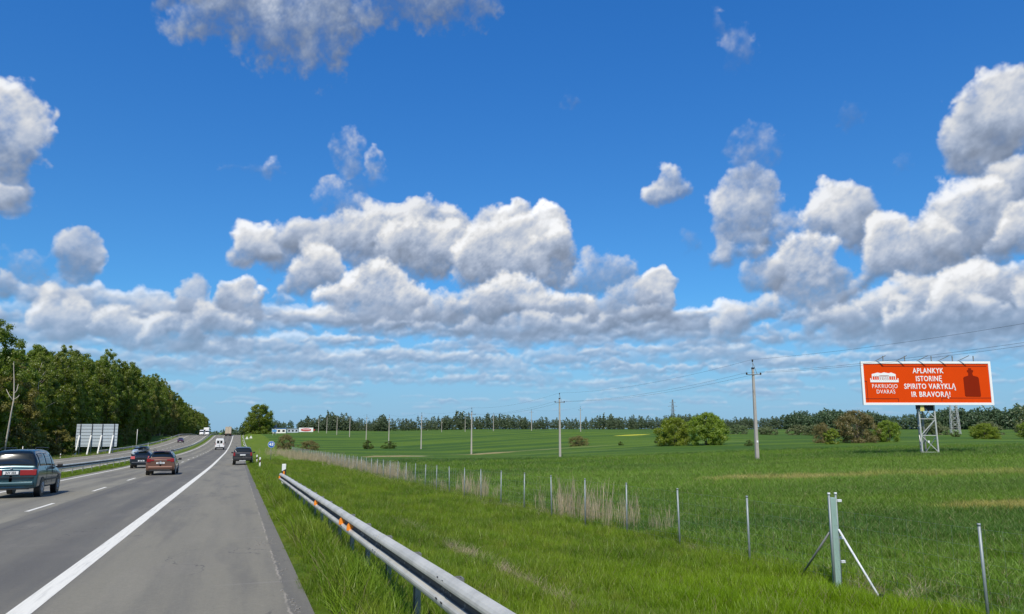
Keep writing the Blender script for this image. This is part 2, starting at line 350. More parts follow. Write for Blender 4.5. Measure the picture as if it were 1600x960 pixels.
M['plate'] = mat('number_plate', (.74, .75, .74), .4)
M['ink'] = mat('dark_lettering', (.02, .02, .025), .6)
M['bark'] = mat('bark', (.115, .095, .075), .9, var=.4, vscale=3, bump=.5, bscale=12)
M['birch'] = mat('pale_dead_bark', (.50, .46, .40), .8, var=.35, vscale=4)
M['blue'] = mat('blue_sign', (.02, .13, .48), .4)
M['board'] = mat('pale_grey_sheet', (.50, .57, .63), .45, .1, var=.05, vscale=.6)
M['whiteprint'] = mat('white_print', (.86, .86, .85), .5)
M['billorange'] = mat('billboard_orange_print', (.72, .062, .004), .6, spec=.05, var=.07, vscale=.5)
M['billdark'] = mat('billboard_dark_orange_print', (.24, .018, .004), .6, spec=.05)
M['billline'] = mat('billboard_line_print', (.14, .02, .012), .5, spec=.2)
M['yellow'] = mat('yellow_sheet', (.62, .56, .16), .5)
M['stone'] = mat('stone_chips', (.25, .235, .21), .9, var=.3, vscale=5)
def paint_mat(name, col, rough=.28, metal=.35): return mat(name, col, rough, metal, coat=.7)
# --- foliage
def foliage(name, dark, light, trans=.48, hue=.03, sc=.35):
    m = bpy.data.materials.new(name); m.use_nodes = True; t = NT(m.node_tree); t.n.clear()
    at = t.add('ShaderNodeAttribute', attribute_name='tint').outputs['Fac']
    oi = t.add('ShaderNodeObjectInfo').outputs['Random']; g = white_noise_pos(t)
    nz = t.noise(g, sc, 2, .5)
    f = t.m('ADD', t.m('MULTIPLY', at, .55), t.m('ADD', t.m('MULTIPLY', oi, .25), t.m('MULTIPLY', nz, .35)), clamp=True)
    c = t.mix(f, dark, light)
    hs = t.add('ShaderNodeHueSaturation', {'Color': c, 'Hue': t.m('ADD', .5-hue/2, t.m('MULTIPLY', oi, hue))})
    d = t.add('ShaderNodeBsdfDiffuse', {'Color': hs.outputs[0], 'Roughness': .5})
    tr = t.add('ShaderNodeBsdfTranslucent', {'Color': t.mix(1.0, hs.outputs[0], (1.25, 1.4, .6), 'MULTIPLY')})
    gl = t.add('ShaderNodeBsdfGlossy', {'Color': (.9, .95, .9, 1), 'Roughness': .45})
    s1 = t.add('ShaderNodeMixShader', {0: trans, 1: d.outputs[0], 2: tr.outputs[0]})
    s2 = t.add('ShaderNodeMixShader', {0: .03, 1: s1.outputs[0], 2: gl.outputs[0]})
    t.l.new(s2.outputs[0], t.add('ShaderNodeOutputMaterial').inputs[0]); return m
M['leaf'] = foliage('broad_leaves', (0.085, 0.129, 0.010), (0.230, 0.284, 0.030))
M['leaf_birch'] = foliage('birch_leaves', (0.132, 0.168, 0.019), (0.291, 0.336, 0.060), .45)
M['leaf_olive'] = foliage('olive_leaves', (0.124, 0.123, 0.022), (0.263, 0.247, 0.060), .3)
M['leaf_dark'] = foliage('dark_leaves', (0.050, 0.084, 0.012), (0.134, 0.179, 0.030), .25)
M['leaf_bush'] = foliage('bush_leaves', (0.132, 0.196, 0.012), (0.269, 0.347, 0.035), .35)
M['leaf_brown'] = foliage('brownish_twigs', (0.147, 0.126, 0.036), (0.252, 0.226, 0.085), .25)
M['leaf_far'] = foliage('far_wood_leaves', (.060, .100, .055), (.125, .180, .085), .2, .05, .02)  # distance haze put into the leaf colour: lighter and bluer, no volume
M['leaf_fargrey'] = foliage('far_pale_leaves', (.095, .130, .055), (.185, .220, .095), .2, .05, .02)
# --- land colour shared by the ground sheet and the plants that grow on it
def land_group():
    g = bpy.data.node_groups.new('land_colour', 'ShaderNodeTree')
    g.interface.new_socket('Verge', in_out='OUTPUT', socket_type='NodeSocketColor')
    g.interface.new_socket('Field', in_out='OUTPUT', socket_type='NodeSocketColor')
    t = NT(g); pos = t.add('ShaderNodeNewGeometry').outputs['Position']
    s = t.add('ShaderNodeSeparateXYZ', {0: pos}); X, Y = s.outputs[0], s.outputs[1]
    flat = t.add('ShaderNodeCombineXYZ', {0: X, 1: Y}).outputs[0]
    n1 = t.noise(flat, .35, 4, .6); n2 = t.noise(flat, 1.7, 3, .6); n3 = t.noise(flat, .09, 3, .6)
    v = t.mix(t.ss(n1, .35, .65), (.066, .125, .008), (.120, .185, .010))
    v = t.mix(t.m('MULTIPLY', t.ss(n2, .42, .72), .6), v, (.185, .215, .030))
    v = t.mix(t.m('MULTIPLY', t.ss(n3, .52, .68), .45), v, (.130, .155, .025))
    near = t.m('MULTIPLY', t.ss(Y, 17.0, 11.0), t.ss(X, 5.0, 8.0))
    v = t.mix(t.m('MULTIPLY', near, .75), v, (.130, .215, .004))
    # field: sown crop, darker and bluer, with lighter strips running across the view
    # u = distance ahead of the camera, q = sideways
    ca, sa = math.cos(R(20)), math.sin(R(20))
    u = t.m('ADD', t.m('MULTIPLY', Y, ca), t.m('MULTIPLY', X, sa)); q = t.m('SUBTRACT', t.m('MULTIPLY', X, ca), t.m('MULTIPLY', Y, sa))
    st = t.add('ShaderNodeCombineXYZ', {0: t.m('MULTIPLY', q, .018), 1: t.m('MULTIPLY', u, .085)}).outputs[0]
    b1 = t.noise(st, 1.0, 4, .55); b2 = t.noise(flat, .6, 4, .65)
    f = t.mix(t.ss(b1, .38, .62), (.040, .092, .014), (.086, .150, .014))
    f = t.mix(t.m('MULTIPLY', t.ss(b2, .5, .8), .35), f, (.105, .170, .030))
    strip = t.m('MULTIPLY', t.ss(u, 36.0, 46.0), t.ss(u, 78.0, 56.0))
    strip = t.m('MULTIPLY', strip, t.ss(t.m('ADD', q, t.m('MULTIPLY', b2, 14.0)), -2.0, 12.0))
    f = t.mix(t.m('MULTIPLY', strip, .75), f, (.105, .175, .020))
    def patch(cx, cy, rx, ry, colr, amt):
        nonlocal f
        cu, cq = cx*sa+cy*ca, cx*ca-cy*sa
        du = t.m('DIVIDE', t.m('SUBTRACT', u, cu), ry); dq = t.m('DIVIDE', t.m('SUBTRACT', q, cq), rx)
        d = t.m('ADD', t.m('ADD', t.m('MULTIPLY', du, du), t.m('MULTIPLY', dq, dq)), t.m('MULTIPLY', t.m('SUBTRACT', n1, .5), 2.2))
        f = t.mix(t.m('MULTIPLY', t.ss(d, 1.15, .35), amt), f, colr)
    tan = (.30, .245, .115)
    patch(27.9, 139.3, 6.5, 9, tan, .95); patch(31, 136, 2.2, 2.5, (.42, .38, .27), .9)
    patch(50.5, 154.9, 8, 4, tan, .9); patch(66, 150, 13, 2.5, (.17, .19, .07), .8)
    patch(33.5, 40.0, 7.0, 2.2, (.26, .23, .075), .9); patch(45, 36.0, 9.0, 2.4, (.20, .21, .05), .8); patch(29.5, 21.3, 4.2, 2.0, (.24, .21, .055), .85)
    patch(109, 196, 6, 3.2, (.52, .50, .05), 1.0); patch(92, 133, 14, 3, (.12, .18, .04), .8); patch(60, 128, 16, 3, (.11, .17, .03), .8); patch(125, 97, 22, 4, (.10, .17, .03), .8)
    out = t.n.new('NodeGroupOutput'); t.l.new(v, out.inputs[0]); t.l.new(f, out.inputs[1]); return g
LAND = land_group()
def plants_mat(name, which, tip=1.35, gl=.04, trans=.35, const=None):
    m = bpy.data.materials.new(name); m.use_nodes = True; t = NT(m.node_tree); t.n.clear()
    if const: base = t.mix(t.noise(white_noise_pos(t), 1.3, 3), const[0], const[1])
    else: base = t.add('ShaderNodeGroup', node_tree=LAND).outputs[which]
    at = t.add('ShaderNodeAttribute', attribute_name='tint').outputs['Fac']; oi = t.add('ShaderNodeObjectInfo').outputs['Random']
    k = t.m('ADD', .72, t.m('ADD', t.m('MULTIPLY', at, .5), t.m('MULTIPLY', oi, .30)))
    v = t.add('ShaderNodeVectorMath', {0: base}, operation='SCALE'); t.l.new(t.m('MULTIPLY', k, tip), v.inputs['Scale'])
    straw = t.mix(t.ss(at, .88, .92), v.outputs[0], (.30, .28, .12)) if not const else v.outputs[0]
    d = t.add('ShaderNodeBsdfDiffuse', {'Color': straw}); tr = t.add('ShaderNodeBsdfTranslucent', {'Color': straw})
    g = t.add('ShaderNodeBsdfGlossy', {'Color': (1, 1, 1, 1), 'Roughness': .4})
    s1 = t.add('ShaderNodeMixShader', {0: trans, 1: d.outputs[0], 2: tr.outputs[0]}); s2 = t.add('ShaderNodeMixShader', {0: gl, 1: s1.outputs[0], 2: g.outputs[0]})
    t.l.new(s2.outputs[0], t.add('ShaderNodeOutputMaterial').inputs[0]); return m
M['grass'] = plants_mat('grass_blades', 'Verge', 1.5, .015); M['crop'] = plants_mat('crop_blades', 'Field', 1.75, .018)
M['reed'] = plants_mat('dry_reed', '', 1.0, .03, .3, ((.36, .29, .17), (.52, .44, .29)))
def ground_mat():
    m = bpy.data.materials.new('land_surface'); m.use_nodes = True; t = NT(m.node_tree); b = t.n['Principled BSDF']
    g = t.add('ShaderNodeGroup', node_tree=LAND); pos = white_noise_pos(t); s = t.add('ShaderNodeSeparateXYZ', {0: pos}); X = s.outputs[0]
    n = t.noise(pos, 1.2, 4); edge = t.ss(t.m('ADD', X, t.m('MULTIPLY', n, 1.2)), 11.6, 12.3)
    c = t.mix(edge, g.outputs[0], g.outputs[1])
    fine = t.noise(pos, 9.0, 6, .75); vf = t.noise(t.add('ShaderNodeMapping', {'Vector': pos, 'Scale': (2.2, 2.2, 2.2)}).outputs[0], 1.0, 6, .8)
    k = t.m('ADD', .62, t.m('MULTIPLY', fine, .95)); k = t.m('MULTIPLY', k, t.m('ADD', .75, t.m('MULTIPLY', vf, .5)))
    v = t.add('ShaderNodeVectorMath', {0: c}, operation='SCALE'); t.l.new(k, v.inputs['Scale']); t.l.new(v.outputs[0], b.inputs['Base Color'])
    b.inputs['Roughness'].default_value = .9; b.inputs['Specular IOR Level'].default_value = .15
    bn = t.add('ShaderNodeBump', {'Height': fine, 'Strength': .9, 'Distance': .12}); t.l.new(bn.outputs[0], b.inputs['Normal'])
    return m
def asphalt_mat():
    m = bpy.data.materials.new('asphalt'); m.use_nodes = True; t = NT(m.node_tree); b = t.n['Principled BSDF']
    pos = white_noise_pos(t); s = t.add('ShaderNodeSeparateXYZ', {0: pos}); X, Y = s.outputs[0], s.outputs[1]
    wob = t.m('MULTIPLY', t.m('SUBTRACT', t.noise(pos, .25, 3), .5), .25); Xw = t.m('ADD', X, wob)
    left = (.240, .224, .172); right = (.162, .152, .124); sh = (.216, .200, .154); far = (.245, .230, .182)
    c = t.mix(t.ss(Xw, -5.72, -5.62), left, right)
    c = t.mix(t.ss(X, -2.33, -2.25), c, sh); c = t.mix(t.ss(X, -12.0, -12.5), c, far)
    for x0 in (-3.2, -5.0, -7.0, -8.8, -15.0, -16.5, -18.4, -19.8):
        d = t.m('ABSOLUTE', t.m('SUBTRACT', Xw, x0)); c = t.mix(t.m('MULTIPLY', t.ss(d, .60, .05), .36), c, (.086, .082, .076))
    seam = t.m('ABSOLUTE', t.m('SUBTRACT', Xw, -5.2)); c = t.mix(t.m('MULTIPLY', t.ss(seam, .06, .015), .4), c, (.07, .07, .07))
    stv = t.add('ShaderNodeCombineXYZ', {0: t.m('MULTIPLY', X, 1.6), 1: t.m('MULTIPLY', Y, .06)}).outputs[0]
    c = t.mix(t.m('MULTIPLY', t.ss(t.noise(stv, 1.0, 5, .6), .4, .75), .38), c, (.09, .09, .09))
    blot = t.noise(pos, .5, 4, .6); c = t.mix(t.m('MULTIPLY', t.ss(blot, .52, .75), .30), c, (.215, .195, .165))
    big = t.noise(t.add('ShaderNodeCombineXYZ', {0: t.m('MULTIPLY', X, .8), 1: t.m('MULTIPLY', Y, .12)}).outputs[0], 1.0, 4, .6)
    c = t.mix(t.m('MULTIPLY', t.ss(big, .50, .64), .42), c, (.108, .103, .093)); c = t.mix(t.m('MULTIPLY', t.ss(big, .47, .34), .30), c, (.260, .240, .190))
    vor = t.add('ShaderNodeTexVoronoi', {'Vector': t.add('ShaderNodeVectorMath', {0: t.add('ShaderNodeMapping', {'Vector': pos, 'Scale': (.42, .16, .3)}).outputs[0], 1: t.add('ShaderNodeTexNoise', {'Vector': pos, 'Scale': .9, 'Detail': 4.0}).outputs['Color']}, operation='ADD').outputs[0], 'Scale': 1.0}, feature='DISTANCE_TO_EDGE').outputs[0]
    c = t.mix(t.m('MULTIPLY', t.ss(vor, .010, .003), t.m('MULTIPLY', t.ss(blot, .50, .60), .55)), c, (.05, .05, .05))
    # transverse joints on the shoulder
    yy = t.m('MODULO', t.m('ADD', Y, t.m('MULTIPLY', wob, .8)), 5.6)
    jt = t.m('MULTIPLY', t.ss(t.m('ABSOLUTE', t.m('SUBTRACT', yy, .3)), .05, .015), t.ss(X, -.6, .5)); c = t.mix(t.m('MULTIPLY', jt, .35), c, (.30, .28, .25))
    # crumbled outer edge and its pale crack
    n = t.noise(pos, 3.0, 5, .7); xe = t.m('ADD', X, t.m('MULTIPLY', t.m('SUBTRACT', n, .5), .14))
    c = t.mix(t.m('MULTIPLY', t.ss(xe, .66, .70), .45), c, (.10, .098, .092))
    ck = t.m('ABSOLUTE', t.m('SUBTRACT', xe, .67)); c = t.mix(t.m('MULTIPLY', t.m('MULTIPLY', t.ss(ck, .022, .006), t.ss(t.noise(pos, 1.1, 2), .45, .6)), .6), c, (.38, .34, .28))
    sp = t.noise(pos, 55.0, 3, .8); sp2 = t.noise(pos, 14.0, 4, .8)
    k = t.m('ADD', .40, t.m('ADD', t.m('MULTIPLY', sp, .75), t.m('MULTIPLY', sp2, .45)))
    v = t.add('ShaderNodeVectorMath', {0: c}, operation='SCALE'); t.l.new(k, v.inputs['Scale']); t.l.new(v.outputs[0], b.inputs['Base Color'])
    b.inputs['Roughness'].default_value = .82; b.inputs['Specular IOR Level'].default_value = .3
    bn = t.add('ShaderNodeBump', {'Height': sp, 'Strength': .35, 'Distance': .01}); t.l.new(bn.outputs[0], b.inputs['Normal'])
    return m
def line_mat():
    m = bpy.data.materials.new('road_paint'); m.use_nodes = True; t = NT(m.node_tree); b = t.n['Principled BSDF']
    pos = white_noise_pos(t); s = t.add('ShaderNodeSeparateXYZ', {0: pos})
    stv = t.add('ShaderNodeCombineXYZ', {0: t.m('MULTIPLY', s.outputs[0], 18.0), 1: t.m('MULTIPLY', s.outputs[1], .8)}).outputs[0]
    c = t.mix(t.ss(t.noise(stv, 1.0, 5, .65), .45, .75), (.77, .745, .65), (.57, .55, .48)); c = t.mix(t.m('MULTIPLY', t.ss(t.noise(pos, 40.0, 3, .7), .58, .72), .5), c, (.35, .34, .33))
    t.l.new(c, b.inputs['Base Color']); b.inputs['Roughness'].default_value = .7; return m
M['ground'] = ground_mat(); M['asphalt'] = asphalt_mat(); M['line'] = line_mat()
# =====================================================  ground, road, markings
def strip(name, xs, ys, zf, m, parent=None):
    xs = np.array(xs, float); ys = np.array(ys, float); XX, YY = np.meshgrid(xs, ys); ZZ = zf(XX, YY)
    V = np.stack([XX, YY, ZZ], -1).reshape(-1, 3); nx = len(xs); i = np.arange(len(ys)-1)[:, None]*nx+np.arange(nx-1)[None, :]
    F = np.stack([i, i+1, i+1+nx, i+nx], -1).reshape(-1, 4)
    return np_mesh(name, V, F, m, parent, smooth=True)
YG = np.concatenate([np.arange(-60, 0, 5), np.arange(0, 120, 1.0), np.arange(120, 500, 4), np.arange(500, 1200, 20), np.arange(1200, 2501, 100)])
XG = np.concatenate([[-600, -400, -200, -100, -60, -48, -36, -31, -27, -25, -24.2, -24.05, -18, -12.85, -12.7, -12, -11.3, -10.6, -10.42, -6, -2, .80, .97, 1.4, 1.8, 2.8], np.arange(3.6, 26, .8), np.arange(28, 120, 4), np.arange(125, 600, 15), np.arange(600, 1801, 60)])
def ground_surface(X, Y):
    z = ground_z(X, Y)
    road = ((X > -24.1) & (X < -12.8)) | ((X > -10.5) & (X < .9)); z = z-np.where(road, .12, 0)
    med = (X >= -12.8) & (X <= -10.5); z = z+np.where(med, -.0, 0)
    rough = .05*np.sin(X*1.7+Y*.31)*np.sin(Y*.83+X*.4); return z+np.where((X > 2) | (X < -26), rough, 0)
tag(strip('ground', XG, YG, ground_surface, M['ground']), kind='structure')
YR = np.concatenate([np.arange(-40, 120, 2.0), np.arange(120, 700, 5), np.arange(700, 1201, 25)])
def rz_(X, Y): return road_z(Y)+0*X
road = tag(strip('road', [-10.5, -9, -7.5, -6, -4.5, -3, -1.5, -.5, .3, .93], YR, lambda X, Y: rz_(X, Y)-.0, M['asphalt']), kind='structure')
road2 = tag(strip('road', [-24.1, -22, -20, -18, -16, -14, -12.8], YR, lambda X, Y: rz_(X, Y), M['asphalt']), kind='structure')
def marking(name, x0, x1, y0, y1, parent):
    ys = np.unique(np.concatenate([[y0, y1], YR[(YR > y0) & (YR < y1)]]))
    return strip(name, [x0, x1], ys, lambda X, Y: road_z(Y)+.004+0*X, M['line'], parent)
marking('edge_line', -2.45, -2.17, -40, 1100, road); marking('edge_line', -9.9, -9.72, -40, 1100, road)
marking('edge_line', -13.4, -13.22, -40, 1100, road2); marking('edge_line', -20.9, -20.72, -40, 1100, road2)
for k in range(-1, 30):
    y = 27.1+11.2*k; marking('lane_dash', -6.06, -5.93, y, y+3.6, road)
    marking('lane_dash', -17.1, -16.97, y+3, y+6.6, road2)
# crumbled stones along the shoulder's edge
rs = np.random.default_rng(2); mb = MB()
for k in range(170):
    if k < 110: y = (7.2, 9.4, 10.1, 12.3, 13.9)[k % 5]+rs.normal(0, .45); x = .70+rs.normal(0, .03)+.05*math.sin(y*2.1)
    else: y = 16.2+rs.normal(0, .35); x = .62+rs.normal(0, .14)
    if x > .9: continue
    r = rs.uniform(.004, .014); z = float(road_z(y))+r*.4
    mb.box((x, y, z), (r*rs.uniform(1, 2), r*rs.uniform(1, 2), r), rs.uniform(0, 3))
tag(mb.build('loose_stones', M['stone']), 'pale crumbled stones along the broken outer edge of the shoulder', 'stones', kind='stuff')
# =====================================================  plants as geometry-node scatter
lib = bpy.data.collections.new('plant_library')          # never linked to the scene: only the source of the scatter
def blades(name, m, n, spread, h, wd, lean, seed, seg=3, curve=.5, plume=False):
    rng = np.random.default_rng(seed); V = []; F = []; T = []
    for _ in range(n):
        a = rng.uniform(0, 6.28); r = spread*math.sqrt(rng.uniform()); x, y = r*math.cos(a), r*math.sin(a)
        hh = h*rng.uniform(.45, 1.1); ww = wd*rng.uniform(.7, 1.3); d = rng.uniform(0, 6.28); ln = lean*rng.uniform(.2, 1)*hh; f = rng.uniform(0, 6.28)
        cx, sx_ = math.cos(f), math.sin(f); b = len(V); tt = rng.uniform()
        for k in range(seg+1):
            s = k/seg; px, py = x+math.cos(d)*ln*s**(1+curve*2), y+math.sin(d)*ln*s**(1+curve*2); pz = hh*(s-.25*lean*s*s)-.03
            wk = ww*(1-s**1.6)*.5+.0008
            if plume and s > .6: wk = ww*2.2*(1.05-s)+.001
            V += [(px-cx*wk, py-sx_*wk, pz), (px+cx*wk, py+sx_*wk, pz)]
        for k in range(seg): F.append((b+2*k, b+2*k+1, b+2*k+3, b+2*k+2)); T.append(tt)
    me_o = np_mesh(name, np.array(V), np.array(F), m, None, False, np.array(T))
    C.objects.unlink(me_o); lib.objects.link(me_o); return me_o
def scatter(name, label, cat, pts, scl, protos, seed):
    """pts (n,3); every point gets one of the tufts"""
    sub = bpy.data.collections.new(name+'_source'); lib.children.link(sub)
    for p in protos:
        sub.objects.link(p)
    rng = np.random.default_rng(seed); n = len(pts); me = bpy.data.meshes.new(name); me.vertices.add(n); me.vertices.foreach_set('co', np.ascontiguousarray(pts, np.float32).ravel())
    for nm, ty, val in (('scl', 'FLOAT', scl), ('rot', 'FLOAT', rng.uniform(0, 6.283, n)), ('pick', 'INT', rng.integers(0, len(protos), n))):
        a = me.attributes.new(nm, ty, 'POINT'); a.data.foreach_set('value', np.ascontiguousarray(val, np.int32 if ty == 'INT' else np.float32))
    o = bpy.data.objects.new(name, me); C.objects.link(o); tag(o, label, cat, kind='stuff')
    g = bpy.data.node_groups.new(name, 'GeometryNodeTree'); g.interface.new_socket('Geometry', in_out='INPUT', socket_type='NodeSocketGeometry'); g.interface.new_socket('Geometry', in_out='OUTPUT', socket_type='NodeSocketGeometry')
    N, Lk = g.nodes, g.links; i = N.new('NodeGroupInput'); out = N.new('NodeGroupOutput'); ip = N.new('GeometryNodeInstanceOnPoints'); ci = N.new('GeometryNodeCollectionInfo')
    ci.inputs['Collection'].default_value = sub; ci.inputs['Separate Children'].default_value = True; ci.inputs['Reset Children'].default_value = True
    def na(nm, dt):
        x = N.new('GeometryNodeInputNamedAttribute'); x.data_type = dt; x.inputs[0].default_value = nm; return x.outputs[0]
    cb = N.new('ShaderNodeCombineXYZ'); Lk.new(na('rot', 'FLOAT'), cb.inputs[2])
    Lk.new(i.outputs[0], ip.inputs['Points']); Lk.new(ci.outputs[0], ip.inputs['Instance']); ip.inputs['Pick Instance'].default_value = True
    Lk.new(na('pick', 'INT'), ip.inputs['Instance Index']); Lk.new(cb.outputs[0], ip.inputs['Rotation']); Lk.new(na('scl', 'FLOAT'), ip.inputs['Scale'])
    Lk.new(ip.outputs[0], out.inputs[0]); md = o.modifiers.new('scatter', 'NODES'); md.node_group = g; return o
def spread(seed, x0, x1, y0, y1, dens, keep=None):
    rng = np.random.default_rng(seed); n = int((x1-x0)*(y1-y0)*dens); X = rng.uniform(x0, x1, n); Y = rng.uniform(y0, y1, n)
    if keep is not None: k = keep(X, Y, rng); X, Y = X[k], Y[k]
    return X, Y
def pts_of(*xy):
    X = np.concatenate([a[0] for a in xy]); Y = np.concatenate([a[1] for a in xy]); return np.stack([X, Y, ground_surface(X, Y)], 1)
def in_view(X, Y, rng=None, m=3):
    d = .94*Y+.342*X; q = .94*X-.342*Y; return (np.abs(q) < .70*d+m) & (d > 1.0)
def nz2(X, Y, s, seed=0):
    return np.sin(X*s+seed)*np.cos(Y*s*1.3+seed*2)+.6*np.sin(X*s*2.3+Y*s*1.9+seed*3)
gr = [blades('grass_tuft', M['grass'], 60, .22, .26, .0075, .8, 10+k) for k in range(3)]+[blades('grass_tuft', M['grass'], 55, .2, .36, .009, .55, 20+k) for k in range(2)]
v1 = spread(1, .95, 12.0, 2.5, 22, 40, in_view); v1b = spread(21, 1.35, 1.8, 2.5, 36, 45, in_view); v2 = spread(2, .95, 12.0, 22, 50, 20, in_view); v3 = spread(3, .95, 12, 50, 110, 7, in_view)
pv = pts_of(v1, v1b, v2, v3); pv = pv[~((pv[:, 0] > 1.78) & (pv[:, 0] < 2.35) & (pv[:, 1] < 34) & (np.random.default_rng(1).random(len(pv)) < .88))]; rs = np.random.default_rng(5)
hgt = .75+.22*nz2(pv[:, 0], pv[:, 1], .9)+.25*np.clip((pv[:, 0]-7)/4, 0, 1)-.25*(pv[:, 0] < 1.3)+.68*((pv[:, 0] > 1.42) & (pv[:, 0] < 1.80))*(pv[:, 1] < 36)
hgt = np.where(pv[:, 0] < 1.15, hgt*.65, hgt); hgt = hgt*(1+np.clip((pv[:, 1]-25)/60, 0, .5))
scatter('verge_grass', 'long bright green grass on the slope between the guard rail and the wire fence', 'grass', pv, np.clip(hgt, .3, 1.7)*rs.uniform(.75, 1.2, len(pv)), gr, 6)
cr = [blades('crop_tuft', M['crop'], 42, .24, .34, .012, .75, 30+k, 3, .6) for k in range(4)]
c1 = spread(7, 12.0, 42, 4, 30, 15, in_view); c2 = spread(8, 12.0, 60, 30, 62, 7, in_view); c3 = spread(9, 42, 60, -10, 30, 6, in_view)
c4 = spread(10, 12, 150, 40, 130, 2.2, lambda X, Y, r: in_view(X, Y) & (.94*Y+.342*X > 60) & (.94*Y+.342*X < 105)); pc = pts_of(c1, c2, c3, c4); d = .94*pc[:, 1]+.342*pc[:, 0]
scatter('field_crop', 'dense dark green young cereal crop in the field behind the wire fence', 'crop', pc, (1.0+np.clip((d-25)/50, 0, .5))*rs.uniform(.8, 1.2, len(pc))*(1+.12*nz2(pc[:, 0], pc[:, 1], .5)), cr, 8)
# dry reeds and straw along the foot of the fence
rd = [blades('reed_tuft', M['reed'], 26, .28, 1.5, .011, .22, 40+k, 4, .4, True) for k in range(3)]; st = [blades('straw_tuft', M['reed'], 34, .25, .5, .008, .9, 50+k, 3) for k in range(2)]
RX = []; RY = []; rs = np.random.default_rng(11)
def clump(cx, cy, sx_, sy, n, hh, store):
    for _ in range(n): store.append((cx+rs.normal(0, sx_), cy+rs.normal(0, sy), hh*rs.uniform(.6, 1.12)))
RR = []; SS = []
for cx, cy, a, b_, n, hh in ((12.3, 26.6, .35, 1.3, 17, 1.0), (12.3, 24.5, .4, .8, 9, 1.05), (12.2, 22.6, .4, .8, 6, .75), (12.3, 40, .4, 1.6, 15, .95), (12.2, 46, .4, 2.0, 10, .6), (12, 54, .4, 3, 12, .6), (12.3, 66, .5, 3.5, 50, .95), (12.3, 78, .7, 6, 65, .85), (12.0, 95, .9, 8, 110, .9), (11.3, 116, 1.3, 10, 150, .95), (10.5, 138, 1.5, 11, 150, .95), (9.0, 162, 1.8, 10, 90, .9)): clump(cx, cy, a, b_, n, hh, RR)
for cx, cy, a, b_, n, hh in ((12.0, 12.2, .4, .8, 14, .8), (12.3, 11.2, .5, .6, 12, .7), (11.2, 17.3, .25, .6, 8, .7), (11.4, 31, .3, 3, 40, .8), (11.3, 42, .3, 5, 80, .9), (11.2, 60, .4, 10, 170, 1.0), (4.75, 18, .12, 2.6, 60, .55), (4.7, 13.5, .10, 1.6, 60, .6), (13.5, 12.6, .8, 1.0, 14, .5), (-27.5, 150, 1.2, 22, 200, 1.3)): clump(cx, cy, a, b_, n, hh, SS)
RR = np.array(RR); SS = np.array(SS)
scatter('dry_reeds', 'tall dry straw coloured reeds standing along the wire fence', 'reeds', np.stack([RR[:, 0], RR[:, 1], ground_surface(RR[:, 0], RR[:, 1])], 1), RR[:, 2], rd, 12)
scatter('dry_grass', 'low pale dead grass at the foot of the fence posts and on the slope', 'grass', np.stack([SS[:, 0], SS[:, 1], ground_surface(SS[:, 0], SS[:, 1])], 1), SS[:, 2], st, 13)
m1 = spread(14, -12.6, -10.6, 35, 130, 7, in_view); m2 = spread(15, -31, -24.6, 110, 240, 1.6, in_view); pm = pts_of(m1, m2)
scatter('median_grass', 'short green grass on the narrow strip between the two carriageways', 'grass', pm, rs.uniform(.6, 1.1, len(pm))*np.where(pm[:, 0] < -20, 1.9, .85), gr, 16)

# =====================================================  guard rails
def wprof():   # (x, z) around the beam, road side is -x
    p = [(.004, .158), (-.030, .154), (-.062, .136), (-.080, .112), (-.085, .090), (-.083, .070), (-.070, .054), (-.034, .038), (-.012, .026), (-.008, 0)]
    return p+[(x, -z) for x, z in p[::-1][1:]]
def w_beam(name, x, y0, y1, step, zf, m, parent, ends=True, th=.004, side=1, seg=4.0):
    """a W profile swept along Y, cut into lapped lengths"""
    prof = wprof(); ys = np.arange(y0, y1+.001, step); mb = MB()
    ring = [(px*side, pz) for px, pz in prof]+[(px*side+th*side, pz) for px, pz in prof[::-1]]; n = len(ring)
    for y in ys:
        for px, pz in ring: mb.v.append((x+px, y, zf(y)+pz))
    for i in range(len(ys)-1):
        for k in range(n): mb.f.append((i*n+k, i*n+(k+1) % n, (i+1)*n+(k+1) % n, (i+1)*n+k))
    mb.f.append(tuple(range(n))); mb.f.append(tuple((len(ys)-1)*n+k for k in range(n))[::-1])
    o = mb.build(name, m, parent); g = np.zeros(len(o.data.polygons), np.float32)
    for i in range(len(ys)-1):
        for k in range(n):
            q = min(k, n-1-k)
            if 5 <= q <= 10: g[i*n+k] = 1  # faces of the groove that take the painted shade and grime
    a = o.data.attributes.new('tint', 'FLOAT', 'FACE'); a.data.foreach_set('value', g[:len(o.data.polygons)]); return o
RX_ = 1.86
rail = thing('guard_rail', 'long galvanised steel guard rail beside the shoulder in the right foreground', 'guard rail', (0, 0, 0))
def rail_z(y): return float(road_z(y))+.74-.156-(max(0, y-31)/4)**2*.02
ys = list(np.arange(-3.5, 35.4, 3.44))
for i in range(len(ys)-1):
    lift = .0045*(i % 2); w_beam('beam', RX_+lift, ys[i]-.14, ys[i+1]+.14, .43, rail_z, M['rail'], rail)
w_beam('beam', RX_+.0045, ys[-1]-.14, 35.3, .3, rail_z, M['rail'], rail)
pm_ = MB(); pm_.box((0, 0, .45), (.012, .12, 1.5)); pm_.box((-.028, -.054, .45), (.056, .010, 1.5)); pm_.box((-.028, .054, .45), (.056, .010, 1.5))
post0 = None
for k in range(21):
    y = .03+1.72*k; z = rail_z(y)
    if post0 is None: post0 = pm_.build('post', M['galv_dark'], rail); o = post0
    else: o = post0.copy(); C.objects.link(o)
    o.location = (RX_+.16, y, z-1.10)
    s = MB(); 
sp0 = None
for k in range(21):
    y = .03+1.72*k
    if sp0 is None: sp0 = MB().box((0, 0, 0), (.09, .07, .20)).build('spacer', M['galv_dark'], rail); o = sp0
    else: o = sp0.copy(); C.objects.link(o)
    o.location = (RX_+.052, y, rail_z(y))
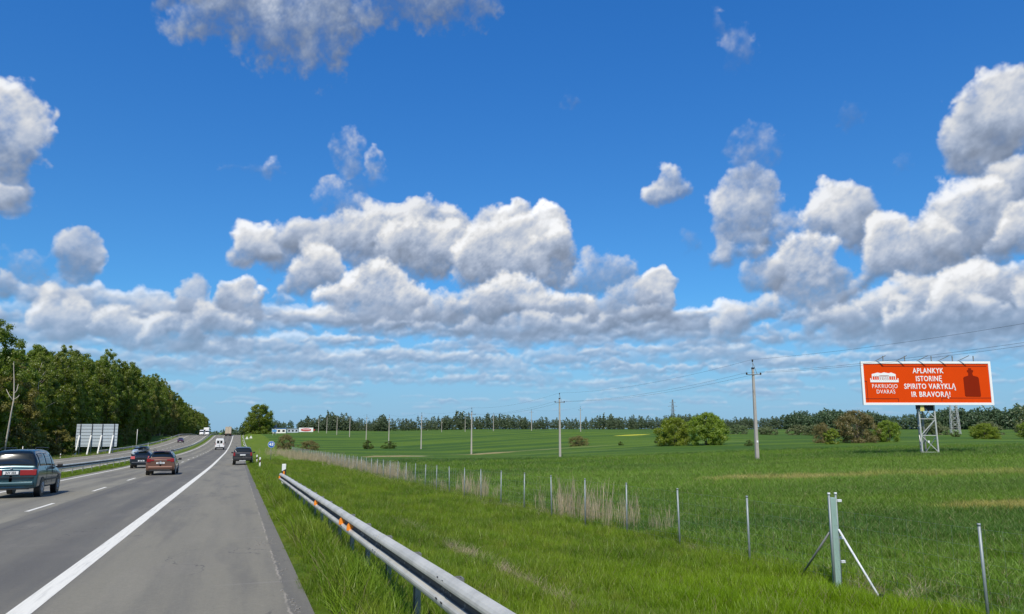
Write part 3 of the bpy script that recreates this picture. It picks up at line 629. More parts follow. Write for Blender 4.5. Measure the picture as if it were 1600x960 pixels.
bl0 = None        # bolt pairs at the laps and slots in the groove
def small_at(x, y, z, kind):
    global bl0
    if bl0 is None: bl0 = {}
    if kind not in bl0:
        mm = MB().box((0, 0, 0), (.006, .045, .014) if kind == 'slot' else (.010, .02, .02)); bl0[kind] = mm.build('bolt' if kind != 'slot' else 'bolt_slot', M['ink'] if kind == 'slot' else M['galv_dark'], rail); o = bl0[kind]
    else: o = bl0[kind].copy(); C.objects.link(o)
    o.location = (x, y, z)
for i, y in enumerate(ys):
    for dy in (-.09, .09):
        for pz, px in ((.112, -.072), (-.072, -.083)): small_at(RX_+px-.001, y+dy, rail_z(y)+pz, 'slot')
    for dy in (-.15, 0, .15): small_at(RX_-.010, y+dy, rail_z(y), 'bolt')
for k in range(21): small_at(RX_-.010, .03+1.72*k, rail_z(.03+1.72*k), 'bolt')
for i, y in enumerate((12.78, 13.79, 18.45, 34.8)):
    lab = ['orange reflector wedged in the groove of the guard rail, nearest of the four', 'orange reflector in the guard rail groove, second nearest, close beside the nearest one', 'orange reflector alone halfway along the guard rail', 'orange reflector at the far end of the guard rail under the white marker post'][i]
    z = rail_z(y); mb = MB(); mb.v = [(RX_-.008, y-.05, z-.055), (RX_-.008, y+.05, z-.055), (RX_-.008, y+.05, z+.055), (RX_-.008, y-.05, z+.055), (RX_-.11, y-.045, z-.062), (RX_-.11, y+.02, z-.062), (RX_-.105, y+.02, z+.020), (RX_-.085, y-.045, z+.062)]
    mb.f = [(0, 1, 2, 3), (4, 7, 6, 5), (0, 4, 5, 1), (1, 5, 6, 2), (2, 6, 7, 3), (3, 7, 4, 0)]
    tag(mb.build('rail_reflector', M['orange'], None, bevel=.004), lab, 'reflector', 'orange reflectors on the guard rail')
def far_rail(lab, x, y0, y1, side, step=8.0):
    t = thing('guard_rail', lab, 'guard rail', (0, 0, 0)); g = lambda y: float(road_z(y))+.60
    y = y0
    while y < y1-1:
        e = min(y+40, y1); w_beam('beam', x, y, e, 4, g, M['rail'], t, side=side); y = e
    mb = MB().box((0, 0, .3), (.06, .10, 1.1)); p0 = None; y = y0+1
    while y < min(y1, y0+330):
        if p0 is None: p0 = mb.build('post', M['galv_dark'], t); o = p0
        else: o = p0.copy(); C.objects.link(o)
        o.location = (x+.10*side, y, road_z(y)-.1); y += step
    return t
far_rail('long guard rail along the narrow grass strip between the carriageways', -11.55, 28, 620, -1, 4.0)
far_rail('guard rail on the far outer side of the left carriageway, before the wood', -24.35, 158, 560, -1)
far_rail('short distant guard rail right of the shoulder beyond the parked car', 1.9, 150, 345, 1)
# =====================================================  wire fence
FX = 11.3; fence = thing('wire_fence', 'long wire fence of thin grey steel posts between the verge and the field', 'fence', (0, 0, 0))
FY = [3.2, 6.1, 9.0]+[14.9+2.935*k for k in range(55)]
fp0 = None; rs = random.Random(3)
for y in FY:
    if fp0 is None:
        mb = MB().tube([(0, 0, -.2), (0, 0, 1.62)], .024, 10); mb.tube([(0, 0, 1.60), (0, 0, 1.64)], .028, 10); fp0 = mb.build('post', M['tube'], fence, True); o = fp0
    else: o = fp0.copy(); C.objects.link(o)
    o.location = (FX, y, gz(FX, y)); o.rotation_euler = (rs.uniform(-.02, .02), rs.uniform(-.02, .02), 0)
yw = sorted(FY+[12.2]); mb = MB()
for h in (.12, .27, .42, .60, .80, 1.02, 1.27, 1.55):
    mb.tube([(FX-.03, y, gz(FX, y)+h) for y in yw], [float(np.interp(y, [5, 40, 90], [.0011, .002, .0034])) for y in yw], 3, False)
for y in np.arange(3.2, 40, .3): mb.tube([(FX-.03, y, gz(FX, y)+.1), (FX-.03, y, gz(FX, y)+1.56)], .0012, 3, False)
for y in np.arange(40, yw[-1], 0.45): mb.tube([(FX-.03, y, gz(FX, y)+.1), (FX-.03, y, gz(FX, y)+1.56)], .0042, 3, False)
tag(mb.build('wire_mesh', M['wire'], fence), kind='stuff')
zb = gz(FX, 12.2); sp = thing('strainer_post', 'thick pale green fence post with two slanting braces', 'fence post', (FX, 12.2, zb))
MB().box((0, 0, .78), (.13, .10, 2.04)).build('post', M['greenpost'], sp, bevel=.008)
for s_ in (-1, 1):
    MB().tube([(s_*.085, -.02, -.2), (s_*.085, -.02, 1.86)], .021, 10).build('tube', M['tube'], sp, True)
    MB().tube([(s_*.085, -.02, 1.86), (s_*.085, -.02, 1.90)], .028, 10).build('cap', M['whitetube'], sp, True)
for z in (1.74, 1.02, .56): MB().box((.14, -.05, z), (.09, .05, .05)).build('bracket', M['whitetube'], sp, bevel=.005)
tag(MB().tube([(.08, -.05, 1.18), (.10, -.98, .02)], .021, 8).build('brace', M['whitetube'], sp, True), 'brace leaning towards the camera, coloured white as the sunlit one')  # sun and shade put into the brace colours: white for lit, dark for shaded
tag(MB().tube([(-.06, .05, 1.12), (-.04, 1.05, .02)], .021, 8).build('brace', M['galv_dark'], sp, True), 'brace leaning away from the camera, coloured dark grey as the shaded one')
MB().box((.10, -.99, .03), (.05, .06, .22)).build('brace_foot', M['ink'], sp)
# =====================================================  power poles and cables
def pole_parts(t, detail):
    h = 9.2; mb = MB(); b = len(mb.v)
    for z, wx, wy in ((-.3, .17, .15), (h, .10, .09)):
        for x, y in ((-1, -1), (1, -1), (1, 1), (-1, 1)): mb.v.append((x*wx, y*wy, z))
    for q in ((0, 3, 2, 1), (4, 5, 6, 7), (0, 1, 5, 4), (1, 2, 6, 5), (2, 3, 7, 6), (3, 0, 4, 7)): mb.f.append(q)
    mb.build('post', M['concrete'], t, bevel=.015)
    MB().bar((-.78, -.11, h-.62), (.78, -.11, h-.62), .07).build('crossarm', M['galv_dark'], t)
    MB().box((0, 0, h+.02), (.24, .22, .16)).build('cap', M['ink'], t)
    MB().tube([(.0, 0, h), (0, 0, h+.72)], .025, 6).build('top_pin', M['galv_dark'], t)
    MB().bar((.04, 0, h+.55), (.40, -.10, h-.60), .04).build('stay', M['galv_dark'], t)
    for x, z in ((-.76, h-.52), (.76, h-.52), (0, h+.80)):
        MB().tube([(x, -.11 if x else 0, z-.12), (x, -.11 if x else 0, z-.04), (x, -.11 if x else 0, z+.06), (x, -.11 if x else 0, z+.12)], [.06, .09, .085, .04], 8).build('insulator', M['insul'], t, True)
    if detail: MB().box((.02, -.16, 1.95), (.16, .012, .20)).build('warning_plate', M['whiteprint'], t)
    return h
NOUN = ['nearest', 'second nearest', 'third nearest', 'fourth nearest', 'fifth nearest', 'sixth nearest', 'seventh nearest', 'eighth nearest', 'ninth nearest', 'tenth nearest', 'eleventh nearest', 'twelfth nearest']
PX = 48.4; PYs = [61.9+48.6*k for k in range(10)]; proto = None
first = ['tall concrete power pole nearest the camera, left of the orange billboard', 'concrete power pole standing alone in the field left of the two big round bushes', 'concrete power pole beside the tan bare patch in the crop']
for k, y in enumerate(PYs):
    lab = first[k] if k < 3 else f'concrete power pole, {NOUN[k]} in the row that runs away beside the motorway'
    if k == 0: t = thing('power_pole', lab, 'power pole', group='power poles in the long row through the field'); pole_parts(t, True); near = t
    elif k == 1: t = thing('power_pole', lab, 'power pole', group='power poles in the long row through the field'); pole_parts(t, False); proto = t
    else: t = copy_tree(proto); tag(t, lab)
    t.location = (PX, y, gz(PX, y)); t.rotation_euler = (0, .0, R(-9))
for k, (x, y) in enumerate(((115, 244), (115, 292), (115, 342), (115, 390), (115, 440))):
    lab = ['slim pale power pole before the far wood, left of the low brown bush', 'slim pale power pole before the far wood, second from the right in the far row', 'slim pale power pole, third from the right in the far row before the wood', 'slim pale power pole, fourth from the right in the far row before the wood', 'slim pale power pole, fifth from the right in the far row before the wood'][k]
    t = copy_tree(proto); tag(t, lab, group='power poles in the far row before the wood'); t.location = (x, y, gz(x, y)); t.scale = (.9, .9, .88)
def cable(name, lab, pts, sag, r, grp):
    r = r*.6
    mb = MB(); P_ = []
    for a, b in zip(pts[:-1], pts[1:]):
        for i in range(12):
            s = i/12; P_.append((a[0]+(b[0]-a[0])*s, a[1]+(b[1]-a[1])*s, a[2]+(b[2]-a[2])*s-4*sag*s*(1-s)))
    P_.append(pts[-1]); tag(mb.tube(P_, r, 4, False).build(name, M['cable']), lab, 'cable', grp)
ws = [13.3]+PYs[:8]; rz9 = R(-9)
for dx, dz, w_ in ((-.76, 8.75, 'left'), (.76, 8.75, 'right'), (0, 10.1, 'topmost')):
    cable('overhead_cable', f'thin overhead cable on the {w_} insulators of the near row of poles', [(PX+dx*math.cos(rz9), y+dx*math.sin(rz9), gz(PX, y)+dz+(.8 if y < 20 else 0)) for y in ws], .75, .016, 'cables between the near poles')
cable('overhead_cable', 'thin overhead cable of the far row of poles before the wood', [(115, y, gz(115, y)+8.6) for y in (244, 292, 342, 390, 440)], .8, .014, None)
# =====================================================  lattice pylons
def lattice(t, h, w0, w1, n, arms, m, r=.05):
    lv = [(i/n*h, w0+(w1-w0)*(i/n)**.8) for i in range(n+1)]; cs = ((-1, -1), (1, -1), (1, 1), (-1, 1))
    for sx_, sy in cs: MB().bar((sx_*w0/2, sy*w0/2, -.3), (sx_*w1/2, sy*w1/2, h), r*2.2).build('leg', m, t)
    mb = MB()
    for (z0, a), (z1, b) in zip(lv[:-1], lv[1:]):
        for k in range(4):
            p, q = cs[k], cs[(k+1) % 4]
            mb.bar((p[0]*a/2, p[1]*a/2, z0), (q[0]*b/2, q[1]*b/2, z1), r); mb.bar((q[0]*a/2, q[1]*a/2, z0), (p[0]*b/2, p[1]*b/2, z1), r); mb.bar((p[0]*b/2, p[1]*b/2, z1), (q[0]*b/2, q[1]*b/2, z1), r)
    mb.build('lattice', m, t)
    for z, wd in arms:
        a = MB(); a.bar((-wd, 0, z), (wd, 0, z), r*1.6); a.bar((-wd, 0, z), (0, 0, z+wd*.35), r); a.bar((wd, 0, z), (0, 0, z+wd*.35), r); a.build('crossarm', m, t)
t = thing('lattice_pylon', 'tall steel lattice pylon above the far wood behind the two round bushes', 'pylon', (381, 606, -6), R(-20)); lattice(t, 29, 3.4, .7, 9, ((26, 3.0), (22.5, 4.4), (19, 3.0)), M['galv_dark'], .12)
t = thing('lattice_pylon', 'steel lattice pylon standing in the field just right of the billboard legs', 'pylon', (251.5, 206.6, gz(251.5, 206.6)), R(-40)); lattice(t, 21, 3.0, 1.4, 9, (), M['galv'], .075)
# =====================================================  lettering
def text_mesh(body, size, bold=0, sx_=1.0):
    c = bpy.data.curves.new('lettering', 'FONT'); c.body = body; c.size = size; c.align_x = 'CENTER'; c.align_y = 'CENTER'; c.offset = bold; c.space_character = 1.12; c.extrude = .01; c.resolution_u = 4
    o = bpy.data.objects.new('lettering', c); C.objects.link(o); bpy.context.view_layer.update()
    me = bpy.data.meshes.new_from_object(o.evaluated_get(bpy.context.evaluated_depsgraph_get())); bpy.data.objects.remove(o); bpy.data.curves.remove(c)
    for v in me.vertices: x, y, z = v.co; v.co = (x*sx_, -z, y)
    return me
def lettering(body, size, x, y, z, m, parent, bold=0, sx_=1.0, width=None, name='lettering'):
    me = text_mesh(body, size, bold, sx_)
    if width:
        xs = [v.co.x for v in me.vertices]; k = width/(max(xs)-min(xs)); c0 = (max(xs)+min(xs))/2
        for v in me.vertices: v.co.x = (v.co.x-c0)*k
    o = link(name, me, m, parent); o.location = (x, y, z); return o
# =====================================================  the orange billboard
BX, BY = 69.34, 59.9; bw, bh = 14.0, 4.68; zb = gz(BX, BY); zc = 6.06-zb
bb = thing('billboard', 'large orange billboard on a lattice tower in the field', 'billboard', (BX, BY, zb), R(-20.0))
face = MB().box((0, 0, zc), (bw-.5, .12, bh-.5)).build('face', M['billorange'], bb)
f0 = -.065
for nm, c, d in (('frame_rail', (0, 0, zc+bh/2-.125), (bw, .24, .25)), ('frame_rail', (0, 0, zc-bh/2+.125), (bw, .24, .25)), ('frame_rail', (-bw/2+.125, 0, zc), (.25, .24, bh-.5)), ('frame_rail', (bw/2-.125, 0, zc), (.25, .24, bh-.5))): MB().box(c, d).build(nm, M['whiteprint'], bb)
U = bw/1142.0   # metres per zoomed pixel: face spans 82..1238 px wide, 90..465 px high in the close-up
def fx(px): return (px-660)*U
def fz(py): return zc-(py-283)*(bh/385.0)
for txt, px, py, wd in (('APLANKYK', 678, 176, 272), ('ISTORINĘ', 680, 246, 228), ('SPIRITO VARYKLĄ', 684, 314, 452), ('IR BRAVORĄ!', 686, 384, 340)):
    o = lettering(txt, .78, fx(px), f0-.012, fz(py), M['whiteprint'], face, .014, 1, wd*U)
for txt, px, py, wd in (('PAKRUOJO', 288, 312, 222), ('DVARAS', 294, 360, 162)):
    lettering(txt, .60, fx(px), f0-.012, fz(py), M['whiteprint'], face, .0, 1, wd*U)
em = MB()   # manor: pediment, wings, columns, plinth
def rect(m_, x0, y0, x1, y1, d=.02): m_.box(((fx(x0)+fx(x1))/2, f0-d/2, (fz(y0)+fz(y1))/2), (abs(fx(x1)-fx(x0)), d, abs(fz(y1)-fz(y0))))
em.prism([(fx(180), fz(215)), (fx(180), fz(204)), (fx(232), fz(190)), (fx(262), fz(196)), (fx(288), fz(188)), (fx(330), fz(196)), (fx(352), fz(190)), (fx(390), fz(204)), (fx(390), fz(215))], f0-.02, f0)
for x0, x1 in ((180, 187), (203, 207), (222, 226), (242, 246), (258, 264), (275, 281), (292, 298), (309, 315), (326, 332), (348, 352), (366, 370), (383, 390)): rect(em, x0, 215, x1, 262)
rect(em, 187, 215, 383, 223); rect(em, 164, 254, 412, 276); rect(em, 164, 240, 172, 254); rect(em, 404, 240, 412, 254); rect(em, 240, 226, 330, 262, .014)
em.build('manor_emblem', M['whiteprint'], face)
dk = MB()
for x in (252, 270, 286, 303, 320): rect(dk, x-3, 230, x+3, 254, .017)
rect(dk, 248, 216, 326, 221, .024)
dk.build('emblem_shade', M['billdark'], face)
MB().prism([(fx(x), fz(y)) for x, y in ((994, 400), (985, 392), (983, 240), (990, 228), (1026, 218), (1030, 205), (1030, 192), (1020, 180), (1020, 170), (1032, 166), (1034, 150), (1058, 150), (1060, 166), (1075, 170), (1075, 180), (1066, 192), (1066, 205), (1072, 218), (1110, 228), (1118, 240), (1124, 392), (1118, 402))], f0-.02, f0).build('bottle_silhouette', M['billdark'], face)
ln = MB()
for q in ((270, 132, 1195, 136), (270, 114, 274, 134), (108, 264, 134, 268), (130, 266, 134, 446), (112, 418, 400, 422), (396, 420, 400, 446), (776, 412, 1218, 416), (776, 414, 780, 442)): rect(ln, q[0], q[1], q[2], q[3], .012)
ln.build('line_ornament', M['billline'], face)
for px in (270, 455, 640, 825, 1000):
    MB().bar((fx(px-55), 0, zc+bh/2), (fx(px+10), -.9, zc+bh/2+.55), .06).build('lamp_arm', M['galv_dark'], bb)
for px in (305, 497, 733, 920, 1106): MB().bar((fx(px), .3, zc+bh/2-.2), (fx(px), .3, zc+bh/2+.62), .08).build('upright', M['galv_dark'], bb)
mbk = MB()
for px in (140, 330, 520, 710, 900, 1090, 1190): mbk.bar((fx(px), .22, zc-bh/2+.1), (fx(px), .22, zc+bh/2-.1), .16)
mbk.bar((-bw/2+.3, .4, zc-1.2), (bw/2-.3, .4, zc-1.2), .22); mbk.bar((-bw/2+.3, .4, zc+1.2), (bw/2-.3, .4, zc+1.2), .22); mbk.build('back_frame', M['galv_dark'], bb)
lx0, lx1, ly0, ly1 = fx(592), fx(732), .42, 1.7; top = zc-bh/2+.3
tw = thing_legs = []
for x, y in ((lx0, ly0), (lx1, ly0), (lx0+.55, ly1), (lx1-.62, ly1)):
    MB().bar((x, y, -.3), (x+(-.05 if x < fx(660) else -.12), y, top+2), .13).build('leg', M['galv'] if y < 1 else M['galv_dark'], bb)
def brace(a, b, m_=None): MB().bar(a, b, .07).build('brace', m_ or M['galv'], bb)
n = 3; hs = [.25+(top-.25)*i/n for i in range(n+1)]
for i in range(n):
    a, b = (lx0, lx1) if i % 2 else (lx1, lx0)
    brace((a, ly0, hs[i]), (b, ly0, hs[i+1])); brace((lx0, ly0, hs[i]), (lx1, ly0, hs[i]))
    brace((lx0, ly0, hs[i]), (lx0+.5, ly1, hs[i+1])); brace((lx1, ly0, hs[i+1]), (lx1-.6, ly1, hs[i])); brace((lx0+.55, ly1, hs[i]), (lx1-.62, ly1, hs[i+1]), M['galv_dark'])
MB().box((fx(600), .28, top-.2), (.9, .25, 1.1)).build('control_box', M['ink'], bb)
MB().box((fx(690), .9, top-.3), (.75, .9, 1.2)).build('ladder_box', M['ink'], bb)
MB().prism([(fx(588), top-.95), (fx(625), top-.95), (fx(620), top-.15), (fx(604), top-.0), (fx(594), top-.2)], .08, .12).build('yellow_plate', M['yellow'], bb)
MB().box((fx(648), .30, 1.35), (.16, .10, .22)).build('lamp', M['whiteprint'], bb)
# =====================================================  back of the sign board on the left verge
QX, QY = -26.4, 168; zq = gz(QX, QY)
sb = thing('sign_board', 'pale grey back of a large sign board on four slanting white legs before the wood', 'sign board', (QX, QY, zq), R(3)); w0, z0, z1 = 7.4, 1.75, 6.15
sb.rotation_euler = (0, 0, R(-4))
xs = [-w0/2, -w0/2+.75, -.9, .95, w0/2-.65, w0/2]
for a, b in zip(xs[:-1], xs[1:]): MB().box(((a+b)/2, 0, (z0+z1)/2), (b-a-.03, .06, z1-z0)).build('panel', M['board'], sb)
for i in range(7): MB().box((0, -.06, z0+.35+i*.62), (w0-.1, .05, .035)).build('purlin', M['galv_dark'], sb)
for x in xs[1:-1]:
    MB().box((x, -.14, z0+(z1-z0)/2), (.12, .10, z1-z0+.05)).build('rib', M['ink'], sb)
    MB().bar((x-.05, -.25, z0+2.2), (x-.36, -1.3, -.3), .24, .18).build('leg', M['white'], sb)
    MB().bar((x+.02, -.10, z0+.1), (x+.02, -.10, -.3), .14).build('post', M['galv_dark'], sb)
# =====================================================  small road furniture
def delineator(x, y, lab, grp='white marker posts along the verge', back=False):
    t = thing('marker_post', lab, 'marker post', (x, y, gz(x, y)-.02), 0, grp)
    MB().box((0, 0, .5), (.13, .06, 1.04)).build('post', M['white'], t, bevel=.012)
    MB().prism([(-.069, .52), (.069, .60), (.069, .84), (-.069, .76)], -.034, .034).build('black_band', M['ink'], t)
    MB().box((0, -.038, .68), (.055, .006, .16) if y < 40 and x > 0 else (.03, .006, .05)).build('reflector', M['orange'], t)
    return t
delineator(2.02, 35.9, 'black and white marker post standing at the far end of the near guard rail').scale = (1.35, 1.35, 1.22)
delineator(1.95, 72.3, 'white marker post on the verge just right and before the parked dark car')
delineator(2.0, 86.5, 'white marker post on the verge beside the rear of the parked dark car')
for k, y in enumerate((150, 195, 240, 285, 330)): delineator(1.55, y, f'small distant white marker post beyond the parked car, {["first", "second", "third", "fourth", "fifth"][k]} of the line going away')
delineator(-26.6, 138, 'black and white marker post on the left verge left of the sign board')
for k, y in enumerate((215, 250, 290, 330, 372)): delineator(-25.4, y, f'small marker post before the wood on the far left verge, {["first", "second", "third", "fourth", "fifth"][k]} of the line')
t = thing('road_sign', 'round blue kilometre sign on a thin grey post in the verge', 'road sign', (4.0, 101, gz(4.0, 101)), R(-2))
MB().tube([(0, 0, -.2), (0, 0, 2.55)], .035, 8).build('post', M['galv_dark'], t, True)
def disc_y(r, y0, y1, zc_, n=24, ry=None): return MB().prism([(r*math.cos(6.2832*k/n), zc_+(ry or r)*math.sin(6.2832*k/n)) for k in range(n)], y0, y1)
disc_y(.42, -.07, -.04, 2.2).build('rim', M['whiteprint'], t); disc_y(.39, -.082, -.072, 2.2).build('panel', M['blue'], t)
lettering('43', .5, 0, -.09, 2.2, M['whiteprint'], t, .02)
for k, (x, y) in enumerate(((2.9, 290), (4.4, 300))):
    t = thing('triangular_sign', ['white triangular sign on the far verge, the nearer and left one of two', 'white triangular sign on the far verge, the farther and right one of two'][k], 'road sign', (x, y, gz(x, y)), 0, 'triangular signs on the far verge')
    MB().tube([(0, 0, -.2), (0, 0, 1.0)], .04, 6).build('post', M['galv_dark'], t); MB().prism([(-.55, .8), (.55, .8), (0, 1.85)], -.06, -.02).build('panel', M['white'], t)
t = thing('lamp_pole', 'slim pale grey pole between the carriageways behind the roof box car', 'pole', (-24.6, 215, gz(-24.6, 215))); 
MB().tube([(0, 0, -.3), (0, 0, 5.0)], [.10, .08], 8).build('post', M['galv'], t, True)
t = thing('short_pole', 'thin grey pole on the left verge above the roof of the green minivan', 'pole', (-28.2, 122, gz(-28.2, 122))); MB().tube([(0, 0, -.3), (0, 0, 2.3)], .06, 8).build('post', M['galv'], t, True)
# far roadside banner and service buildings beyond the big lone tree
def far_house(name, lab, cat, x, y, w_, d_, h, m_, roofm, extra=None):
    t = thing(name, lab, cat, (x, y, gz(x, y)), R(-8)); MB().box((0, 0, h/2), (w_, d_, h)).build('wall', m_, t); MB().box((0, 0, h+.12), (w_+.5, d_+.5, .24)).build('roof', roofm, t)
    n = max(2, int(w_/2.2))
    for i in range(n): MB().box((-w_/2+(i+.5)*w_/n, -d_/2-.03, h*.5), (w_/n*.5, .08, h*.4)).build('window', M['glass'], t)
    return t
far_house('service_building', 'small white flat roofed building in the distance right of the lone tree', 'building', 24.5, 505, 8.5, 6, 2.9, M['white'], M['blue'])
far_house('service_building', 'low pale building partly behind the red and white banner', 'building', 34, 520, 7, 6, 2.5, M['board'], M['galv_dark'])
t = thing('banner_board', 'white board with a red oval emblem in the distance at the field edge', 'banner', (38.4, 472, gz(38.4, 472)), R(-6))
MB().box((0, 0, 2.0), (8.4, .15, 2.5)).build('panel', M['whiteprint'], t); disc_y(3.1, -.16, -.08, 2.0, 24, .85).build('oval', mat('banner_red', (.55, .03, .03), .5), t); MB().box((.1, -.18, 2.05), (4.2, .03, .28)).build('white_band', M['whiteprint'], t)
for x in (-3.4, 3.4): MB().box((x, .1, .5), (.2, .2, 1.9)).build('leg', M['galv_dark'], t)
MB().box((4.6, .02, 1.9), (1.4, .1, .6)).build('side_panel', bpy.data.materials['banner_red'], t)
t = thing('price_totem', 'dark upright sign panel just right of the lone tree', 'sign', (20.3, 470, gz(20.3, 470)), R(-5)); MB().box((0, 0, 4.2), (2.0, .4, 2.2)).build('panel', mat('totem_blue', (.03, .06, .12), .5), t); MB().box((0, 0, 1.5), (1.0, .3, 3.3)).build('stem', M['white'], t)
t = thing('road_sign', 'pale blue direction board standing left of the distant white building', 'road sign', (16.6, 390, gz(16.6, 390)), 0); MB().box((0, 0, 2.3), (2.2, .08, 1.2)).build('panel', mat('pale_blue', (.12, .32, .62), .5), t)
for x in (-.8, .8): MB().tube([(x, .05, -.2), (x, .05, 2.8)], .06, 6).build('post', M['galv'], t)

# =====================================================  vehicles
def crom(P, t):
    """Catmull-Rom along axis 0 of P at parameter array t"""
    n = len(P); t = np.clip(t, 0, n-1-1e-6); i = t.astype(int); f = (t-i).reshape((-1,)+(1,)*(P.ndim-1))
    g = lambda k: P[np.clip(i+k, 0, n-1)]
    a, b, c, d = g(-1), g(0), g(1), g(2)
    m0 = (c-a)*.5*.7; m1 = (d-b)*.5*.7
    return (2*f**3-3*f**2+1)*b+(f**3-2*f**2+f)*m0+(-2*f**3+3*f**2)*c+(f**3-f**2)*m1
class Shell:
    """car body lofted from stations (y, low, belt, top, w_low, w_mid, w_belt, w_top); y runs from the tail forward"""
    def __init__(s, st):
        G = []
        for (y, lo, be, to, wl, wm, wb, wt) in st:
            half = [(0, lo), (wl*.8, lo), (wl, lo+.06), (wm, lo+(be-lo)*.35), (wm*1.0, lo+(be-lo)*.75), (wb, be), (wb*.55+wt*.45, be+(to-be)*.5), (wt, to-.07*(to-be)/.5), (wt*.78, to-.005), (0, to+.015)]
            ring = [(x, y, z) for x, z in half]+[(-x, y, z) for x, z in half[::-1][1:]]; G.append(ring)
        s.G = np.array(G); s.ys = [q[0] for q in st]; s.nv = len(G[0])
    def at(s, u, v):
        a = crom(s.G, np.asarray(u, float)); out = np.empty((len(u), len(v), 3))
        for i in range(len(u)): out[i] = crom(a[i], np.asarray(v, float))
        return out
    def su(s, y): return float(np.interp(y, s.ys, range(len(s.ys))))
    def patch(s, u0, u1, v0, v1, off, nu=8, nv=8):
        u = np.linspace(u0, u1, nu); v = np.linspace(v0, v1, nv); e = 1e-2
        P = s.at(u, v); du = s.at(np.minimum(u+e, len(s.ys)-1.001), v)-s.at(np.maximum(u-e, 0), v); dv = s.at(u, v+e)-s.at(u, v-e)
        N = np.cross(dv, du); N /= np.maximum(np.linalg.norm(N, axis=-1, keepdims=True), 1e-9)
        c = s.G.mean((0, 1)); sg = np.sign((N*(P-c)).sum(-1, keepdims=True)); sg = 1 if (sg.mean() > 0) else -1; return P, N*sg
def grid_solid(A, B):
    """closed slab between two matching grids"""
    nu, nv = A.shape[:2]; V = np.concatenate([A.reshape(-1, 3), B.reshape(-1, 3)]); k = nu*nv; F = []
    for i in range(nu-1):
        for j in range(nv-1):
            a = i*nv+j; F.append((a, a+1, a+nv+1, a+nv)); F.append((k+a, k+a+nv, k+a+nv+1, k+a+1))
    for i in range(nu-1): a = i*nv; F.append((a, a+nv, k+a+nv, k+a)); a += nv-1; F.append((a, k+a, k+a+nv, a+nv))
    for j in range(nv-1): F.append((j, k+j, k+j+1, j+1)); a = (nu-1)*nv+j; F.append((a, a+1, k+a+1, k+a))
    return V, np.array(F)
def panel_on(sh, name, m, t, u0, u1, v0, v1, off=.012, nu=8, nv=8):
    P, N = sh.patch(u0, u1, v0, v1, off, nu, nv); V, F = grid_solid(P-N*.02, P+N*off); return np_mesh(name, V, F, m, t, True)
def wheel(t, x, y, r, side, wd=.21):
    e = bpy.data.objects.new('wheel', None)
    mb = MB().disc_x((0, 0, 0), r, wd, 24); w_ = mb.build('wheel', M['rubber'], t, True, bevel=.02); w_.location = (x-side*wd/2, y, r)
    MB().disc_x((side*(wd/2+.002), 0, 0), r*.64, .02, 20).build('rim', M['rim'], w_)
    mb = MB()
    for k in range(5):
        a = k*1.2566; mb.bar((side*(wd/2+.016), 0, 0), (side*(wd/2+.016), math.cos(a)*r*.6, math.sin(a)*r*.6), .05, .03)
    mb.build('spoke', M['galv'], w_)
    MB().disc_x((x-side*(wd*.5), y, r+.02), r*1.16, wd+.012, 24).build('wheel_arch', M['black'], t)
def vehicle(name, lab, cat, X, Y, st, m, wheels, wr=.33, lights=(4.0, 5.0), lh=2.2, glassrear=None, side_glass=(), heading=1, plate=(1.0, .52), lightmat='red', front=False, text='', yaw=0):
    z = float(road_z(Y)); slope = math.atan2(float(road_z(Y+2)-road_z(Y-2)), 4)
    t = thing(name, lab, cat, (X, Y, z+.006)); t.rotation_euler = (slope*heading, 0, (0 if heading > 0 else math.pi)+R(yaw))
    sh = Shell(st); n = len(st)-1
    P = sh.at(np.linspace(0, n-.001, 8*n), np.linspace(0, sh.nv-1.001, 56)); nu, nv = P.shape[:2]; V = P.reshape(-1, 3)
    i = np.arange(nu-1)[:, None]*nv+np.arange(nv-1)[None, :]; F = np.stack([i, i+nv, i+nv+1, i+1], -1).reshape(-1, 4)
    np_mesh('body', V, F, m, t, True); W = sh.nv-1
    for (u0, u1, v0, v1, nm) in side_glass:
        panel_on(sh, nm, M['glass'], t, sh.su(u0), sh.su(u1), v0, v1, .008); panel_on(sh, nm, M['glass'], t, sh.su(u0), sh.su(u1), W-v0, W-v1, .008)
    if glassrear: panel_on(sh, 'rear_window', M['glass'], t, sh.su(glassrear[0]), sh.su(glassrear[1]), glassrear[2], W-glassrear[2], .010, 8, 14)
    return t, sh
def tail(t, x, z, w, h, y, m, name='tail_lamp', d=.10): return MB().box((x, y, z), (w, d, h)).build(name, m, t, bevel=.02)
def std_bits(t, Wd, belt, yt, plate_z, plate_y, lab=None, txt='', mir_y=2.9, mir_z=1.02):
    MB().box((0, plate_y, plate_z), (.52, .02, .115)).build('number_plate', M['plate'], t)
    if txt: lettering(txt, .105, 0, plate_y-.013, plate_z, M['ink'], t, .002, .9)
    for s in (-1, 1):
        MB().box((s*(Wd/2+.13), mir_y, mir_z), (.20, .10, .15)).build('mirror', M['black'], t, bevel=.03); MB().bar((s*(Wd/2-.04), mir_y+.03, mir_z-.05), (s*(Wd/2+.08), mir_y+.02, mir_z-.03), .05).build('mirror_arm', M['black'], t)
def rails(t, x, z, y0, y1):
    for s in (-1, 1):
        MB().tube([(s*x, y0, z-.04), (s*x, y0+.12, z+.03), (s*x, y1-.12, z+.03), (s*x, y1, z-.04)], .018, 6).build('roof_rail', M['black'], t, True)
